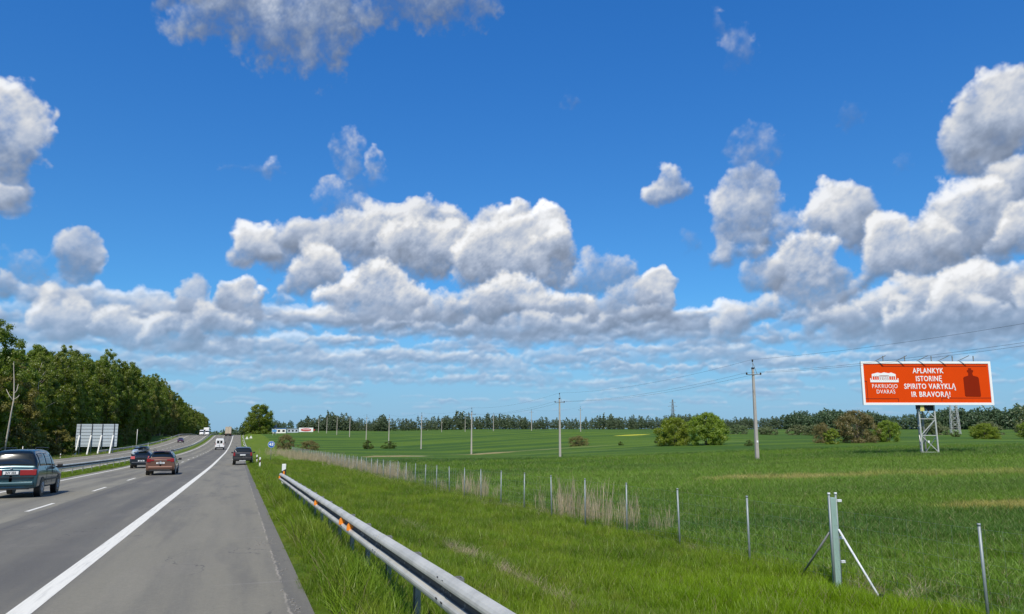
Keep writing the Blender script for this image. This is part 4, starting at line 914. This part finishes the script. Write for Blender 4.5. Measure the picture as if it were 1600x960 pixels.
# --- green minivan
G1 = paint_mat('dark_teal_paint', (.018, .060, .076))
st = [(.06, .45, .75, .78, .05, .05, .05, .05), (.05, .34, .96, 1.00, .80, .84, .80, .72), (.14, .32, 1.02, 1.10, .88, .905, .86, .76), (.28, .32, 1.05, 1.42, .89, .905, .87, .68), (.50, .32, 1.06, 1.68, .89, .905, .87, .64), (1.5, .30, 1.05, 1.73, .89, .905, .87, .64), (2.9, .30, 1.02, 1.68, .89, .905, .87, .63), (3.5, .30, .98, 1.28, .89, .905, .86, .66), (3.95, .30, .93, 1.02, .88, .90, .84, .70), (4.5, .30, .78, .84, .80, .83, .76, .62), (4.62, .38, .6, .66, .05, .05, .05, .05)]
t, sh = vehicle('minivan', 'dark teal green minivan at the left edge of the photo, seen from behind', 'minivan', -8.28, 34.4, st, G1, None, glassrear=(.17, .46, 5.35), side_glass=((.62, 1.55, 5.25, 6.75, 'side_window'), (1.66, 2.5, 5.25, 6.75, 'side_window'), (2.6, 3.15, 5.25, 6.6, 'side_window')))
for y in (.95, 3.75):
    for s in (-1, 1): wheel(t, s*.915, y, .325, s)
for s in (-1, 1): tail(t, s*.585, .90, .56, .20, .07, M['red']); tail(t, s*.80, .90, .14, .22, .14, M['red'], 'lamp_corner', .22)
std_bits(t, 1.81, 1, 0, .90, .015, txt='JUV 332', mir_y=3.25, mir_z=1.08); rails(t, .60, 1.76, .7, 3.0)
MB().box((0, .03, .50), (1.62, .14, .16)).build('bumper', G1, t, bevel=.05); MB().box((0, .02, .73), (1.55, .06, .03)).build('trim_strip', M['black'], t); MB().box((0, .02, 1.05), (.07, .03, .05)).build('badge', M['rim'], t)
MB().box((0, .10, .34), (1.3, .1, .08)).build('lower_valance', M['black'], t); MB().tube([(-.5, .0, .30), (-.5, .3, .32)], .03, 8).build('exhaust_pipe', M['galv_dark'], t)
MB().bar((-.1, .16, 1.16), (.35, .22, 1.22), .02).build('wiper', M['black'], t)
MB().box((.60, .09, .42), (.1, .04, .05)).build('tow_eye_cover', G1, t); t.scale = (1, 1, 1.08)
for s in (-1, 1):
    MB().box((s*.915, 2.35, .60), (.03, 2.1, .07)).build('side_moulding', M['black'], t, bevel=.01)
    for y in (1.60, 2.55): MB().box((s*.905, y, .78), (.012, .015, .62)).build('door_seam', M['ink'], t)
    for y in (1.75, 2.7): MB().box((s*.915, y, .98), (.03, .16, .035)).build('door_handle', M['black'], t, bevel=.008)
# --- copper coloured compact people carrier
G2 = paint_mat('copper_paint', (.165, .080, .052))
st = [(.05, .45, .75, .78, .05, .05, .05, .05), (.04, .34, .95, 1.02, .78, .84, .78, .66), (.15, .30, 1.03, 1.14, .86, .91, .85, .70), (.32, .28, 1.06, 1.38, .88, .915, .86, .62), (.62, .28, 1.07, 1.60, .88, .915, .86, .58), (1.5, .26, 1.05, 1.64, .88, .915, .86, .59), (2.6, .26, 1.02, 1.58, .88, .915, .85, .58), (3.3, .26, .98, 1.18, .87, .91, .83, .62), (3.75, .27, .90, .98, .86, .90, .80, .66), (4.3, .28, .74, .80, .76, .82, .72, .56), (4.4, .36, .6, .64, .05, .05, .05, .05)]
t, sh = vehicle('family_car', 'copper brown family car driving away in the right lane', 'car', -4.95, 57.0, st, G2, None, glassrear=(.20, .54, 5.3), side_glass=((.75, 1.5, 5.25, 6.6, 'side_window'), (1.6, 2.4, 5.25, 6.7, 'side_window')))
for y in (.85, 3.4):
    for s in (-1, 1): wheel(t, s*.92, y, .325, s)
for s in (-1, 1): tail(t, s*.74, 1.0, .24, .24, .10, M['red'], d=.2); tail(t, s*.52, 1.0, .24, .10, .05, M['red'], 'lamp_tongue')
std_bits(t, 1.83, 1, 0, .82, .015, txt='KBE 418', mir_y=2.75, mir_z=1.05)
MB().box((0, .03, .50), (1.60, .16, .22)).build('bumper', G2, t, bevel=.06); MB().box((0, .03, .33), (1.35, .14, .10)).build('lower_valance', M['black'], t, bevel=.02)
MB().box((0, .42, 1.62), (1.05, .26, .035)).build('roof_spoiler', G2, t, bevel=.01); MB().box((0, .01, .93), (.10, .02, .05)).build('badge', M['rim'], t); MB().bar((-.1, .18, 1.16), (.35, .26, 1.26), .02).build('wiper', M['black'], t); rails(t, .56, 1.66, .8, 2.8)
# --- dark hatchback with roof box
G3 = paint_mat('dark_navy_paint', (.012, .018, .028))
st = [(.05, .45, .75, .78, .05, .05, .05, .05), (.04, .34, .92, .98, .78, .86, .78, .68), (.15, .30, .98, 1.06, .86, .91, .84, .70), (.35, .28, 1.0, 1.28, .88, .915, .85, .60), (.75, .28, 1.0, 1.46, .88, .915, .85, .57), (1.5, .26, .99, 1.50, .88, .915, .85, .58), (2.6, .26, .96, 1.44, .88, .915, .85, .57), (3.3, .26, .92, 1.08, .87, .91, .83, .62), (3.75, .27, .86, .92, .86, .90, .80, .66), (4.4, .28, .70, .76, .76, .82, .72, .56), (4.5, .36, .56, .6, .05, .05, .05, .05)]
t, sh = vehicle('hatchback', 'dark hatchback with a black roof box in the left lane', 'car', -8.15, 75.5, st, G3, None, glassrear=(.22, .66, 5.3), side_glass=((.85, 1.5, 5.25, 6.6, 'side_window'), (1.6, 2.4, 5.25, 6.7, 'side_window')))
for y in (.85, 3.4):
    for s in (-1, 1): wheel(t, s*.92, y, .32, s)
for s in (-1, 1): tail(t, s*.70, .94, .34, .24, .09, M['redlight'], d=.2)
std_bits(t, 1.83, 1, 0, .66, .01, txt='LDR 905', mir_y=2.75, mir_z=1.0)
for y in (1.1, 2.2): MB().box((0, y, 1.56), (1.25, .06, .04)).build('roof_bar', M['rim'], t)
MB().box((0, .05, .48), (1.6, .14, .18)).build('bumper', G3, t, bevel=.05)
rbx = thing('roof_box', 'glossy black roof box strapped on top of the dark hatchback', 'roof box', t.location+Vector((0, 0, 0)), 0); rbx.rotation_euler = t.rotation_euler
mb = MB(); pr = [(-.40, 0), (-.43, .10), (-.38, .28), (-.25, .36), (.25, .36), (.38, .28), (.43, .10), (.40, 0)]
for y, k, dz in ((.55, .75, .0), (.70, .97, 0), (1.5, 1, 0), (2.4, .92, .0), (2.85, .55, .02)):
    for x, z in pr: mb.v.append((x*k, y, 1.60+dz+z*k))
for i in range(4):
    for k in range(8): mb.f.append((i*8+k, i*8+(k+1) % 8, (i+1)*8+(k+1) % 8, (i+1)*8+k))
mb.f += [tuple(range(8)), tuple(32+k for k in range(8))[::-1]]; mb.build('shell', mat('roof_box_gloss', (.03, .035, .04), .25, coat=.5), rbx, True)
MB().box((0, 1.6, 1.585), (.7, 1.9, .03)).build('base', M['black'], rbx)
# --- dark sport utility vehicle on the shoulder
G4 = paint_mat('anthracite_paint', (.035, .036, .040), .35)
st = [(.04, .55, .85, .88, .05, .05, .05, .05), (.02, .44, 1.05, 1.10, .84, .88, .84, .76), (.12, .40, 1.12, 1.20, .90, .93, .90, .80), (.24, .38, 1.14, 1.50, .92, .94, .90, .76), (.45, .38, 1.15, 1.70, .92, .94, .90, .70), (1.5, .36, 1.13, 1.76, .92, .94, .90, .70), (2.8, .36, 1.10, 1.70, .92, .94, .89, .68), (3.4, .36, 1.08, 1.28, .91, .93, .87, .70), (3.8, .38, 1.02, 1.10, .90, .92, .84, .72), (4.6, .40, .90, .96, .82, .86, .78, .64), (4.75, .5, .7, .74, .05, .05, .05, .05)]
t, sh = vehicle('parked_car', 'dark grey estate off-roader parked on the shoulder with its wheels on the grass', 'car', .50, 80.5, st, G4, None, glassrear=(.14, .40, 5.3), side_glass=((.6, 1.5, 5.25, 6.7, 'side_window'), (1.6, 2.5, 5.25, 6.7, 'side_window')), yaw=-1)
for y in (.95, 3.75):
    for s in (-1, 1): wheel(t, s*.94, y, .36, s, .24)
for s in (-1, 1): tail(t, s*.80, 1.05, .18, .34, .06, M['red'], d=.2)
std_bits(t, 1.88, 1, 0, .98, .0, txt='', mir_y=3.0, mir_z=1.18)
bpy.data.objects[t.children[-1].name]
MB().box((0, .0, .58), (1.70, .22, .28)).build('bumper', M['black'], t, bevel=.05); MB().box((0, -.06, .42), (.6, .2, .08)).build('skid_plate', M['galv'], t); MB().tube([(0, .0, .50), (0, -.18, .50), (0, -.20, .58)], .03, 8).build('tow_hook', M['black'], t)
rails(t, .66, 1.78, .6, 3.0); tail(t, -.66, 1.30, .08, .08, .16, M['white'], 'sticker', .03)
# --- white van
GW = paint_mat('van_white_paint', (.80, .80, .79), .35, 0)
st = [(.03, .6, 1.1, 1.15, .05, .05, .05, .05), (.0, .48, 1.3, 2.35, .88, .92, .90, .72), (.06, .44, 1.35, 2.52, .94, .97, .95, .80), (.3, .42, 1.35, 2.60, .95, .98, .96, .84), (3.8, .42, 1.35, 2.58, .95, .98, .96, .84), (4.4, .42, 1.30, 2.3, .95, .98, .94, .80), (5.0, .42, 1.2, 1.5, .93, .96, .88, .74), (5.6, .42, .95, 1.05, .85, .90, .80, .66), (5.75, .5, .8, .85, .05, .05, .05, .05)]
def van(lab, X, Y, heading=1, name='van', cargo=False):
    t, sh = vehicle(name, lab, 'van', X, Y, st, GW, None, heading=heading, side_glass=((4.35, 5.0, 5.3, 6.6, 'side_window'),))
    for y in (1.0, 4.7):
        for s in (-1, 1): wheel(t, s*.97, y, .34, s)
    for s in (-1, 1):
        MB().box((s*.36, .0, 1.80), (.48, .05, .62)).build('rear_window', M['glass'], t, bevel=.02); MB().box((s*.86, .03, 1.35), (.10, .10, .5)).build('tail_lamp', M['red'], t)
        MB().box((s*1.14, 4.7, 1.6), (.18, .12, .34)).build('mirror', M['black'], t, bevel=.02)
    MB().box((0, .0, .56), (1.8, .2, .20)).build('bumper', M['black'], t); MB().box((-.3, -.02, 1.12), (.5, .02, .12)).build('number_plate', M['plate'], t)
    MB().box((0, .01, 1.45), (.025, .05, 1.7)).build('door_seam', M['ink'], t)
    panel_on(sh, 'windscreen', M['glass'], t, sh.su(4.5), sh.su(5.0), 6.9, sh.nv-1-6.9, .012, 6, 10)
    for s in (-1, 1): MB().box((s*.7, 5.62, .85), (.26, .1, .2)).build('headlight', M['rim'], t)
    return t
van('white van with two square rear windows driving away in the right lane', -4.05, 188)
van('small white van coming over the crest on the left carriageway, left of the white lorry', -16.7, 392, -1)
van('white delivery van coming over the crest beside the central guard rail', -13.95, 384, -1)
# --- lorries
def lorry(lab, X, Y, heading, tarp, h=4.0, w=2.5, L=11.5, cab=(.5, .5, .5)):
    z = float(road_z(Y)); t = thing('lorry', lab, 'lorry', (X, Y, z+.006), 0 if heading > 0 else math.pi)
    MB().box((0, L/2, (h+1.05)/2), (w, L, h-1.05)).build('box_body', tarp, t, bevel=.04); MB().box((0, L/2, .98), (w*.4, L, .2)).build('chassis', M['black'], t)
    for x in (-w/2+.03, w/2-.03): MB().box((x, -.012, (h+1.05)/2), (.07, .03, h-1.05)).build('door_post', M['galv'], t)
    MB().box((0, -.02, h-.05), (w, .05, .12)).build('top_frame', M['galv'], t); MB().box((0, -.03, (h+1)/2), (.04, .03, h-1.2)).build('door_seam', M['galv_dark'], t)
    MB().box((0, .02, .62), (w-.1, .12, .18)).build('underrun_bar', M['black'], t)
    for s in (-1, 1):
        MB().box((s*.95, -.05, .82), (.4, .08, .16)).build('tail_lamp', M['red'], t)
        for y in (1.6, 2.9, 4.2, 10.2, 12.8): MB().disc_x((s*(w/2-.17), y, .5), .5, .3, 18).build('wheel', M['rubber'], t); 
    for s in (-1, 1): MB().box((s*.8, .35, .5), (.62, .04, .62)).build('mud_flap', M['black'], t)
    MB().box((0, L+1.5, 2.0), (w-.05, 2.3, 2.9)).build('cab', mat('cab_paint', cab, .4), t, bevel=.12); MB().box((0, L+2.66, 2.5), (w-.4, .04, .9)).build('windscreen', M['glass'], t)
    MB().box((0, L+2.66, 1.3), (w-.5, .05, .6)).build('grille', M['black'], t)
    return t
TARP = mat('beige_tarpaulin', (.50, .43, .33), .7, var=.06, vscale=.8)
lorry('lorry with a beige box body near the crest of the road', -4.4, 352, 1, TARP)
lorry('white lorry coming over the crest of the left carriageway', -15.4, 420, -1, GW, cab=(.8, .8, .8))
# --- oncoming cars, seen from the front
st = [(.05, .45, .75, .78, .05, .05, .05, .05), (.04, .30, .80, .86, .76, .82, .74, .6), (.7, .28, .90, .98, .86, .90, .82, .66), (1.15, .28, .96, 1.08, .88, .91, .84, .62), (1.75, .28, 1.0, 1.42, .88, .91, .85, .58), (2.6, .28, 1.02, 1.50, .88, .91, .85, .58), (3.6, .28, 1.02, 1.44, .88, .91, .85, .58), (4.1, .30, 1.0, 1.10, .86, .90, .82, .62), (4.3, .34, .9, .96, .78, .82, .76, .6), (4.35, .45, .7, .74, .05, .05, .05, .05)]
def oncoming(lab, X, Y, pm, name='oncoming_car'):
    t, sh = vehicle(name, lab, 'car', X, Y, st, pm, None, heading=1, side_glass=((1.7, 2.5, 5.25, 6.6, 'side_window'), (2.6, 3.6, 5.25, 6.6, 'side_window')))
    panel_on(sh, 'windscreen', M['glass'], t, sh.su(1.22), sh.su(1.70), 5.6, sh.nv-1-5.6, .012, 6, 10)
    for y in (.8, 3.45):
        for s in (-1, 1): wheel(t, s*.915, y, .32, s)
    for s in (-1, 1): MB().box((s*.64, .07, .68), (.30, .1, .15)).build('headlight', M['rim'], t, bevel=.02); MB().box((s*1.0, 1.5, 1.0), (.18, .1, .13)).build('mirror', M['black'], t)
    MB().box((0, .02, .58), (.9, .06, .16)).build('grille', M['black'], t); MB().box((0, -.0, .42), (.52, .02, .11)).build('number_plate', M['plate'], t); return t
oncoming('pale blue white car coming towards us behind the roof box of the dark hatchback', -15.35, 136, paint_mat('pale_car_paint', (.55, .62, .68)))
oncoming('dark purple car coming towards us alone on the left carriageway', -18.3, 275, paint_mat('purple_paint', (.085, .018, .060)))

# =====================================================  trees and bushes
def crown_np(seed, H, Rw, base, nclump, nleaf, leaf, shape='oval', gap=.0, cr=.20):
    rng = np.random.default_rng(seed); cl = []
    while len(cl) < nclump:
        z = rng.uniform(0, 1); a = rng.uniform(0, 6.283)
        if shape == 'oval': prof = math.sin(math.pi*min(max(z*.88+.10, 0), 1))**.62
        elif shape == 'round': prof = math.sqrt(max(0, 1-((z-.38)/.62)**2)) if z > .38 else .90+.26*z
        elif shape == 'lone': prof = math.sqrt(max(0, 1-((z-.34)/.68)**2)) if z > .34 else .88+.35*z
        elif shape == 'cone': prof = (1-z)**.8+.06
        else: prof = math.sin(math.pi*min(max(z*.8+.18, 0), 1))**.8
        r = prof*Rw*math.sqrt(rng.uniform(.1, 1))*rng.uniform(.8, 1.08)
        cl.append((r*math.cos(a), r*math.sin(a), base+(H-base)*z*rng.uniform(.93, 1), cr*Rw*rng.uniform(.55, 1.15)*(.6+.4*prof)))
    cl = np.array(cl); p = cl[:, 3]**2; p /= p.sum(); k = rng.choice(len(cl), nleaf, p=p)
    d = rng.normal(size=(nleaf, 3)); d /= np.linalg.norm(d, axis=1, keepdims=True); d[:, 2] = d[:, 2]*.85+.1
    rr = cl[k, 3][:, None]*rng.uniform(.05, 1.25, (nleaf, 1))**.6*rng.uniform(.75, 1.15, (nleaf, 1)); Pc = cl[k, :3]+d*rr*np.array([1, 1, .9])
    nrm = d*1.1+rng.normal(size=(nleaf, 3))*.42+np.array([0, 0, .35]); nrm /= np.linalg.norm(nrm, axis=1, keepdims=True)
    a = np.cross(nrm, rng.normal(size=(nleaf, 3))); a /= np.linalg.norm(a, axis=1, keepdims=True); b = np.cross(nrm, a)
    s = leaf*rng.uniform(.55, 1.3, (nleaf, 1)); V = np.stack([Pc-a*s*.5, Pc-b*s*.32, Pc+a*s*.5, Pc+b*s*.32], 1).reshape(-1, 3)
    tint = np.clip(rng.normal(.5, .22, nleaf)+(rng.random(len(cl))[k]-.5)*.6, 0, 1)
    return V, np.arange(nleaf*4).reshape(-1, 4), tint, cl
def tree_proto(name, seed, H, Rw, base, nclump, nleaf, leaf, lm, shape='oval', tr=.2, bark='bark', label=None, cat='tree', cr=.20, limbs=9, stems=1):
    t = thing(name, label, cat); V, F, T, cl = crown_np(seed, H, Rw, base, nclump, nleaf, leaf, shape, cr=cr); rs = random.Random(seed)
    mb = MB()
    for s in range(stems):
        ox = rs.uniform(-.25, .25)*(stems > 1)*Rw; oy = rs.uniform(-.25, .25)*(stems > 1)*Rw
        pts = [(ox*.3+rs.uniform(-.03, .03)*i*H*.05+ox*i/5, oy*.3+oy*i/5+rs.uniform(-.03, .03)*i*H*.05, -.3+(H*.86+.3)*i/5) for i in range(6)]; mb.tube(pts, [tr*(1-.85*i/5) for i in range(6)], 7)
    for c in cl[rs.sample(range(len(cl)), min(limbs, len(cl)))]:
        z0 = max(base*.6, c[2]-rs.uniform(.15, .35)*H*.5); k = (z0+.3)/(H*.86+.3)*5; i = min(int(k), 4); f = k-i
        p0 = tuple(pts[i][j]*(1-f)+pts[i+1][j]*f for j in range(3)); mid = ((p0[0]+c[0])*.5, (p0[1]+c[1])*.5, p0[2]*.45+c[2]*.55+.1)
        mb.tube([p0, mid, (c[0], c[1], c[2])], [tr*.40, tr*.25, tr*.08], 5, False)
    mb.build('trunk', M[bark], t, True); np_mesh('crown', V, F, M[lm], t, False, T); return t
def put(proto, x, y, lab, s=1, rz=None, sz=None, group=None, cat=None, dz=0, used=set()):
    t = proto if proto.name not in used else copy_tree(proto); used.add(proto.name)
    t.location = (x, y, gz(x, y)-.05+dz); t.rotation_euler = (0, 0, rz if rz is not None else random.uniform(0, 6.28)); t.scale = (s, s, sz or s)
    tag(t, lab, cat, group)
    if not group and 'group' in t: del t['group']
    return t
random.seed(7)
FORK = [tree_proto('broadleaf_tree', 101, 17, 4.6, 1.6, 150, 27000, .31, 'leaf', tr=.24), tree_proto('broadleaf_tree', 102, 16, 4.2, 1.2, 150, 24000, .31, 'leaf', 'wide', tr=.22),
        tree_proto('birch_tree', 103, 18, 3.6, 3.0, 140, 16000, .28, 'leaf_birch', tr=.16, bark='birch'), tree_proto('broadleaf_tree', 104, 15, 4.6, 1.0, 150, 24000, .32, 'leaf_olive', 'wide', tr=.22),
        tree_proto('broadleaf_tree', 105, 16, 4.8, 1.4, 150, 24000, .33, 'leaf_dark', tr=.26)]
UND = [tree_proto('forest_shrub', 111, 3.6, 2.2, .1, 50, 4000, .30, 'leaf', 'round', tr=.06, cat='bush', stems=3), tree_proto('forest_shrub', 112, 5.0, 2.4, .1, 50, 4500, .32, 'leaf_olive', 'round', tr=.07, cat='bush', stems=3)]
WG = 'trees of the wood along the left carriageway'
hs_ = lambda y: float(np.interp(y, [90, 135, 160, 187, 250, 356, 560], [19.5, 20.5, 19.5, 22, 26, 27, 25]))/16.2
specials = [(-36.5, 137, 0, 1.02, 'tall leafy tree of the wood at the very left edge of the photo'), (-37, 150.5, 3, .92, 'olive green tree of the wood beside the bare dead birch'), (-36.5, 165, 2, .90, 'airy pale green birch of the wood left of the sign board'), (-37, 182, 1, .98, 'round topped tree of the wood rising right above the sign board'), (-36, 203, 0, .97, 'broad green tree of the wood just right of the sign board')]
for x, y, k, s, lab in specials: put(FORK[k], x, y, lab, s, sz=s*hs_(y), group=WG, cat='tree')
rows = [(-38.0, 6.6, (0, 1, 3, 0, 2, 1, 3, 0)), (-44, 6.5, (4, 0, 2, 4, 1, 0)), (-51, 7.0, (4, 4, 0, 2)), (-59, 8.5, (4, 4, 1))]
for ri, (x0, dy, kinds) in enumerate(rows):
    y = 92.0
    while y < (1000 if ri < 2 else 560 if ri < 3 else 380):
        x = x0+random.uniform(-1.6, 1.6); yy = y+random.uniform(-1.8, 1.8)
        skip = ri == 0 and any(abs(yy-q[1]) < 4.5 for q in specials)
        if not skip:
            k = random.choice(kinds); s = random.uniform(.82, 1.06)*(1.0 if ri == 0 else 1.03)
            if 140 < yy < 176 and ri > 0: s *= .86
            put(FORK[k], x, yy, ['leafy tree at the roadside edge of the wood beyond the left carriageway', 'leafy tree standing one row deep in the wood beyond the left carriageway', 'tree deep inside the wood beyond the left carriageway', 'tree deep inside the wood beyond the left carriageway'][ri], s*(1+(hs_(yy)-1)*.35), sz=s*hs_(yy)*.98, group=[WG+', front row', WG+', second row', WG+', deep rows', WG+', deep rows'][ri], cat='tree')
        y += dy*random.uniform(.85, 1.15)*(1 if y < 480 else 1.7)
y = 100
while y < 330:
    if not 176 < y < 230 or random.random() < .3:
        put(UND[random.randrange(2)], -33.2+random.uniform(-.8, 1.0), y, 'low shrub at the foot of the wood beyond the left carriageway', random.uniform(.6, 1.1), group='shrubs at the foot of the wood', cat='bush')
    y += random.uniform(3.5, 6.5)
put(UND[1], -31.8, 163, 'olive bush at the foot of the wood immediately left of the sign board', 1.15, cat='bush')
# dead birch trunk
t = thing('dead_birch', 'bare pale dead birch trunk with broken side branches before the wood', 'dead tree', (-31.5, 127.5, gz(-31.5, 127.5)))
t.scale = (.93, .93, .93)
MB().tube([(-.25, 0, -.3), (-.1, 0, 3.5), (.15, 0, 7.5), (.3, 0, 9.6), (.25, 0, 10.4), (.1, 0, 12.4), (-.15, 0, 14.6), (-.2, 0, 15.6)], [.15, .13, .11, .10, .09, .07, .045, .03], 8).build('trunk', M['birch'], t, True)
for a in ([(.3, 0, 9.6), (.75, 0, 9.9), (1.0, 0, 10.3)], [(.22, 0, 10.4), (.6, 0, 11.0), (.7, 0, 12.0)], [(.25, 0, 9.4), (-.35, 0, 10.2), (-.85, 0, 11.2)]): MB().tube(a, [.08, .06, .03], 6).build('branch', M['birch'], t, True)
# lone tree and the bushes
LONE = tree_proto('lone_tree', 201, 17.4, 8.6, .0, 230, 34000, .55, 'leaf', 'lone', tr=.5, cr=.20, limbs=14)
put(LONE, 11.2, 470, 'big dense oval tree standing alone beside the road at the crest', 1, cat='tree')
put(FORK[4], 3.5, 520, 'dark lower tree half hidden behind the left side of the lone oval tree', .62, cat='tree')
BUSH = tree_proto('round_bush', 202, 5.3, 3.7, .0, 150, 22000, .22, 'leaf_bush', 'round', tr=.10, cat='bush', cr=.20, stems=4, limbs=14)
BUSH2 = tree_proto('round_bush', 203, 4.9, 3.9, .0, 150, 20000, .22, 'leaf_bush', 'round', tr=.10, cat='bush', cr=.20, stems=4, limbs=14)
BROWN = tree_proto('brown_bush', 204, 5.2, 4.2, .0, 140, 14000, .22, 'leaf_brown', 'round', tr=.12, cat='bush', cr=.19, stems=6, limbs=24)
SMALLG = tree_proto('small_bush', 207, 2.7, 1.6, .0, 60, 6000, .18, 'leaf_bush', 'round', tr=.05, cat='bush', stems=3)
SMALL = tree_proto('small_bush', 205, 2.6, 1.8, .0, 60, 6000, .18, 'leaf_dark', 'round', tr=.05, cat='bush', stems=3)
put(BUSH2, 79.2, 126, 'left and lower one of the two big round green bushes in the field', 1.0, sz=1.08, cat='bush'); put(BUSH, 81.8, 118.5, 'right and taller one of the two big round green bushes in the field', 1.03, sz=1.14, cat='bush')
put(BROWN, 102.5, 103.5, 'wide brownish bush left of the billboard', .95, sz=1.08, cat='bush'); put(BUSH, 107.8, 102, 'green bush at the right side of the wide brownish bush', .62, sz=.72, cat='bush'); put(SMALLG, 95.2, 101.5, 'low rounded bush left of the wide brownish bush', 1.0, cat='bush'); put(BROWN, 98.0, 107, 'pale half hidden bush behind the left side of the wide brownish bush', .45, sz=.7, cat='bush')
put(BUSH2, 147, 114, 'dark green wide bush right of the billboard legs', .78, sz=.66, cat='bush'); put(SMALL, 152.0, 117, 'tiny round bush between the two bushes at the right edge', .9, cat='bush'); put(BUSH, 154.8, 110, 'green bush cut by the right edge of the photo', .68, cat='bush')
put(BROWN, 72.4, 155, 'low reddish brown bush alone in the field left of the round bushes', .60, sz=.44, cat='bush'); put(SMALL, 34.5, 213.5, 'small dark bush in the field beside the bare patch', .85, sz=1.0, cat='bush'); put(SMALL, 41, 217, 'wider small dark bush at the foot of the fourth power pole', 1.25, sz=.85, cat='bush')
put(BROWN, 12.2, 216, 'dull brown green bush on the verge behind the blue road sign', .62, sz=.78, cat='bush'); put(BROWN, 17.5, 204, 'thin grey brown scrub right of the dull bush behind the reeds', .68, sz=.5, cat='bush'); put(SMALL, 81.9, 106.8, 'tiny dark bush left of the nearest power pole', .42, cat='bush'); put(SMALL, 170.4, 140, 'small dark bush at the foot of the lattice pylon', .6, cat='bush')
for i, (x, y, s) in enumerate(((76.0, 141.5, .34), (84.5, 141, .36), (88, 139, .4))): put(SMALL, x, y, ['leftmost of three tiny shrubs in a line left of the round bushes', 'middle one of three tiny shrubs left of the round bushes', 'rightmost of three tiny shrubs left of the round bushes'][i], s, cat='bush')
PALE = tree_proto('pale_willow', 206, 3.4, 3.6, .0, 80, 6000, .30, 'leaf_fargrey', 'round', tr=.08, cat='bush', stems=4)
for i, (x, y, s) in enumerate(((146, 196, 1.0), (153, 190, .85), (160, 184.5, 1.05), (156, 172, 1.1), (163, 178, .95), (170, 172, .9))): put(PALE, x, y, ['leftmost of six pale willow scrubs, left of the nearest power pole', 'second from the left of six pale willow scrubs, right of the nearest power pole', 'third from the left of six pale willow scrubs, right of the nearest power pole', 'fourth from the left of the six pale willow scrubs before the far wood', 'fifth from the left of the six pale willow scrubs, beside the wide brownish bush', 'rightmost of the six pale willow scrubs, beside the wide brownish bush'][i], s, sz=s*.85, group='pale willow scrub before the far wood', cat='bush')
for i, (x, y, s) in enumerate(((222, 190, 1.2), (236, 182, 1.3), (248, 174, 1.6), (258, 166, 1.5), (270, 160, 1.4), (284, 152, 1.5), (298, 146, 1.7))): put(PALE, x, y, 'rounded green scrub under the wood right of the billboard, '+['leftmost', 'second from the left', 'third from the left', 'middle one', 'third from the right', 'second from the right', 'rightmost'][i]+' of seven', s, group='scrub on the slope right of the billboard', cat='bush')
# far woods
def wood(name, lab, segs, seed, m1='leaf_far', dens=1.0):
    rng = np.random.default_rng(seed); protos = []
    for k, (sh_, h, r_, b_) in enumerate((('oval', 1, .34, .0), ('cone', 1.05, .24, .0), ('wide', .9, .42, .0), ('round', .8, .46, .0), ('oval', .95, .38, .0))): protos.append(crown_np(seed+k, h, r_, b_, 50, 380, .080, sh_, cr=.26)[:3])
    Vs = []; Ts = []
    for (x0, y0, x1, y1, n, h0, h1, dep, con) in segs:
        for i in range(int(n*2.3)):
            s = rng.random(); dx, dy = x1-x0, y1-y0; L_ = math.hypot(dx, dy); off = rng.random()*dep
            x = x0+dx*s-dy/L_*off; y = y0+dy*s+dx/L_*off; h = (h0+(h1-h0)*rng.random()**1.5)*(1+.16*math.sin(s*9+seed)+.10*math.sin(s*31+seed)); k = rng.choice((1, 1, 4)) if rng.random() < con*.6 else rng.choice((0, 2, 3))
            V, F, T = protos[k]; a = rng.uniform(0, 6.28); c_, s_ = math.cos(a), math.sin(a); W_ = V*h; Vr = np.stack([W_[:, 0]*c_-W_[:, 1]*s_+x, W_[:, 0]*s_+W_[:, 1]*c_+y, W_[:, 2]+gz(x, y)-.3], 1)
            Vs.append(Vr); Ts.append(np.clip(T*.6+rng.uniform(-.25, .45), 0, 1))
    V = np.concatenate(Vs); o = np_mesh(name, V, np.arange(len(V)).reshape(-1, 4), M[m1], None, False, np.concatenate(Ts)); return tag(o, lab, 'wood', kind='stuff')
wood('far_wood', 'dark far wood behind the field between the lone tree and the round bushes', [(48, 640, 120, 640, 60, 9, 14, 25, .3), (110, 660, 330, 600, 120, 8, 14, 30, .3), (320, 600, 470, 540, 90, 9, 14, 30, .4)], 61)
wood('far_wood', 'dark blue green far wood behind the billboard and the bushes on the right', [(455, 545, 560, 440, 110, 13, 17, 35, .75), (555, 445, 640, 330, 110, 14, 19, 35, .5), (630, 340, 720, 200, 100, 15, 20, 35, .3), (715, 210, 800, 60, 60, 15, 20, 35, .3)], 62)
wood('far_wood', 'paler green wood edge on the slope right of the billboard', [(330, 235, 430, 150, 36, 9, 13, 25, .1), (430, 160, 520, 60, 30, 11, 15, 25, .1)], 63, 'leaf_fargrey')
wood('far_wood', 'distant dark wood where the road disappears beyond the crest', [(-110, 900, 60, 900, 70, 10, 12.5, 40, .4), (-60, 720, -120, 560, 40, 14, 18, 30, .3)], 64)
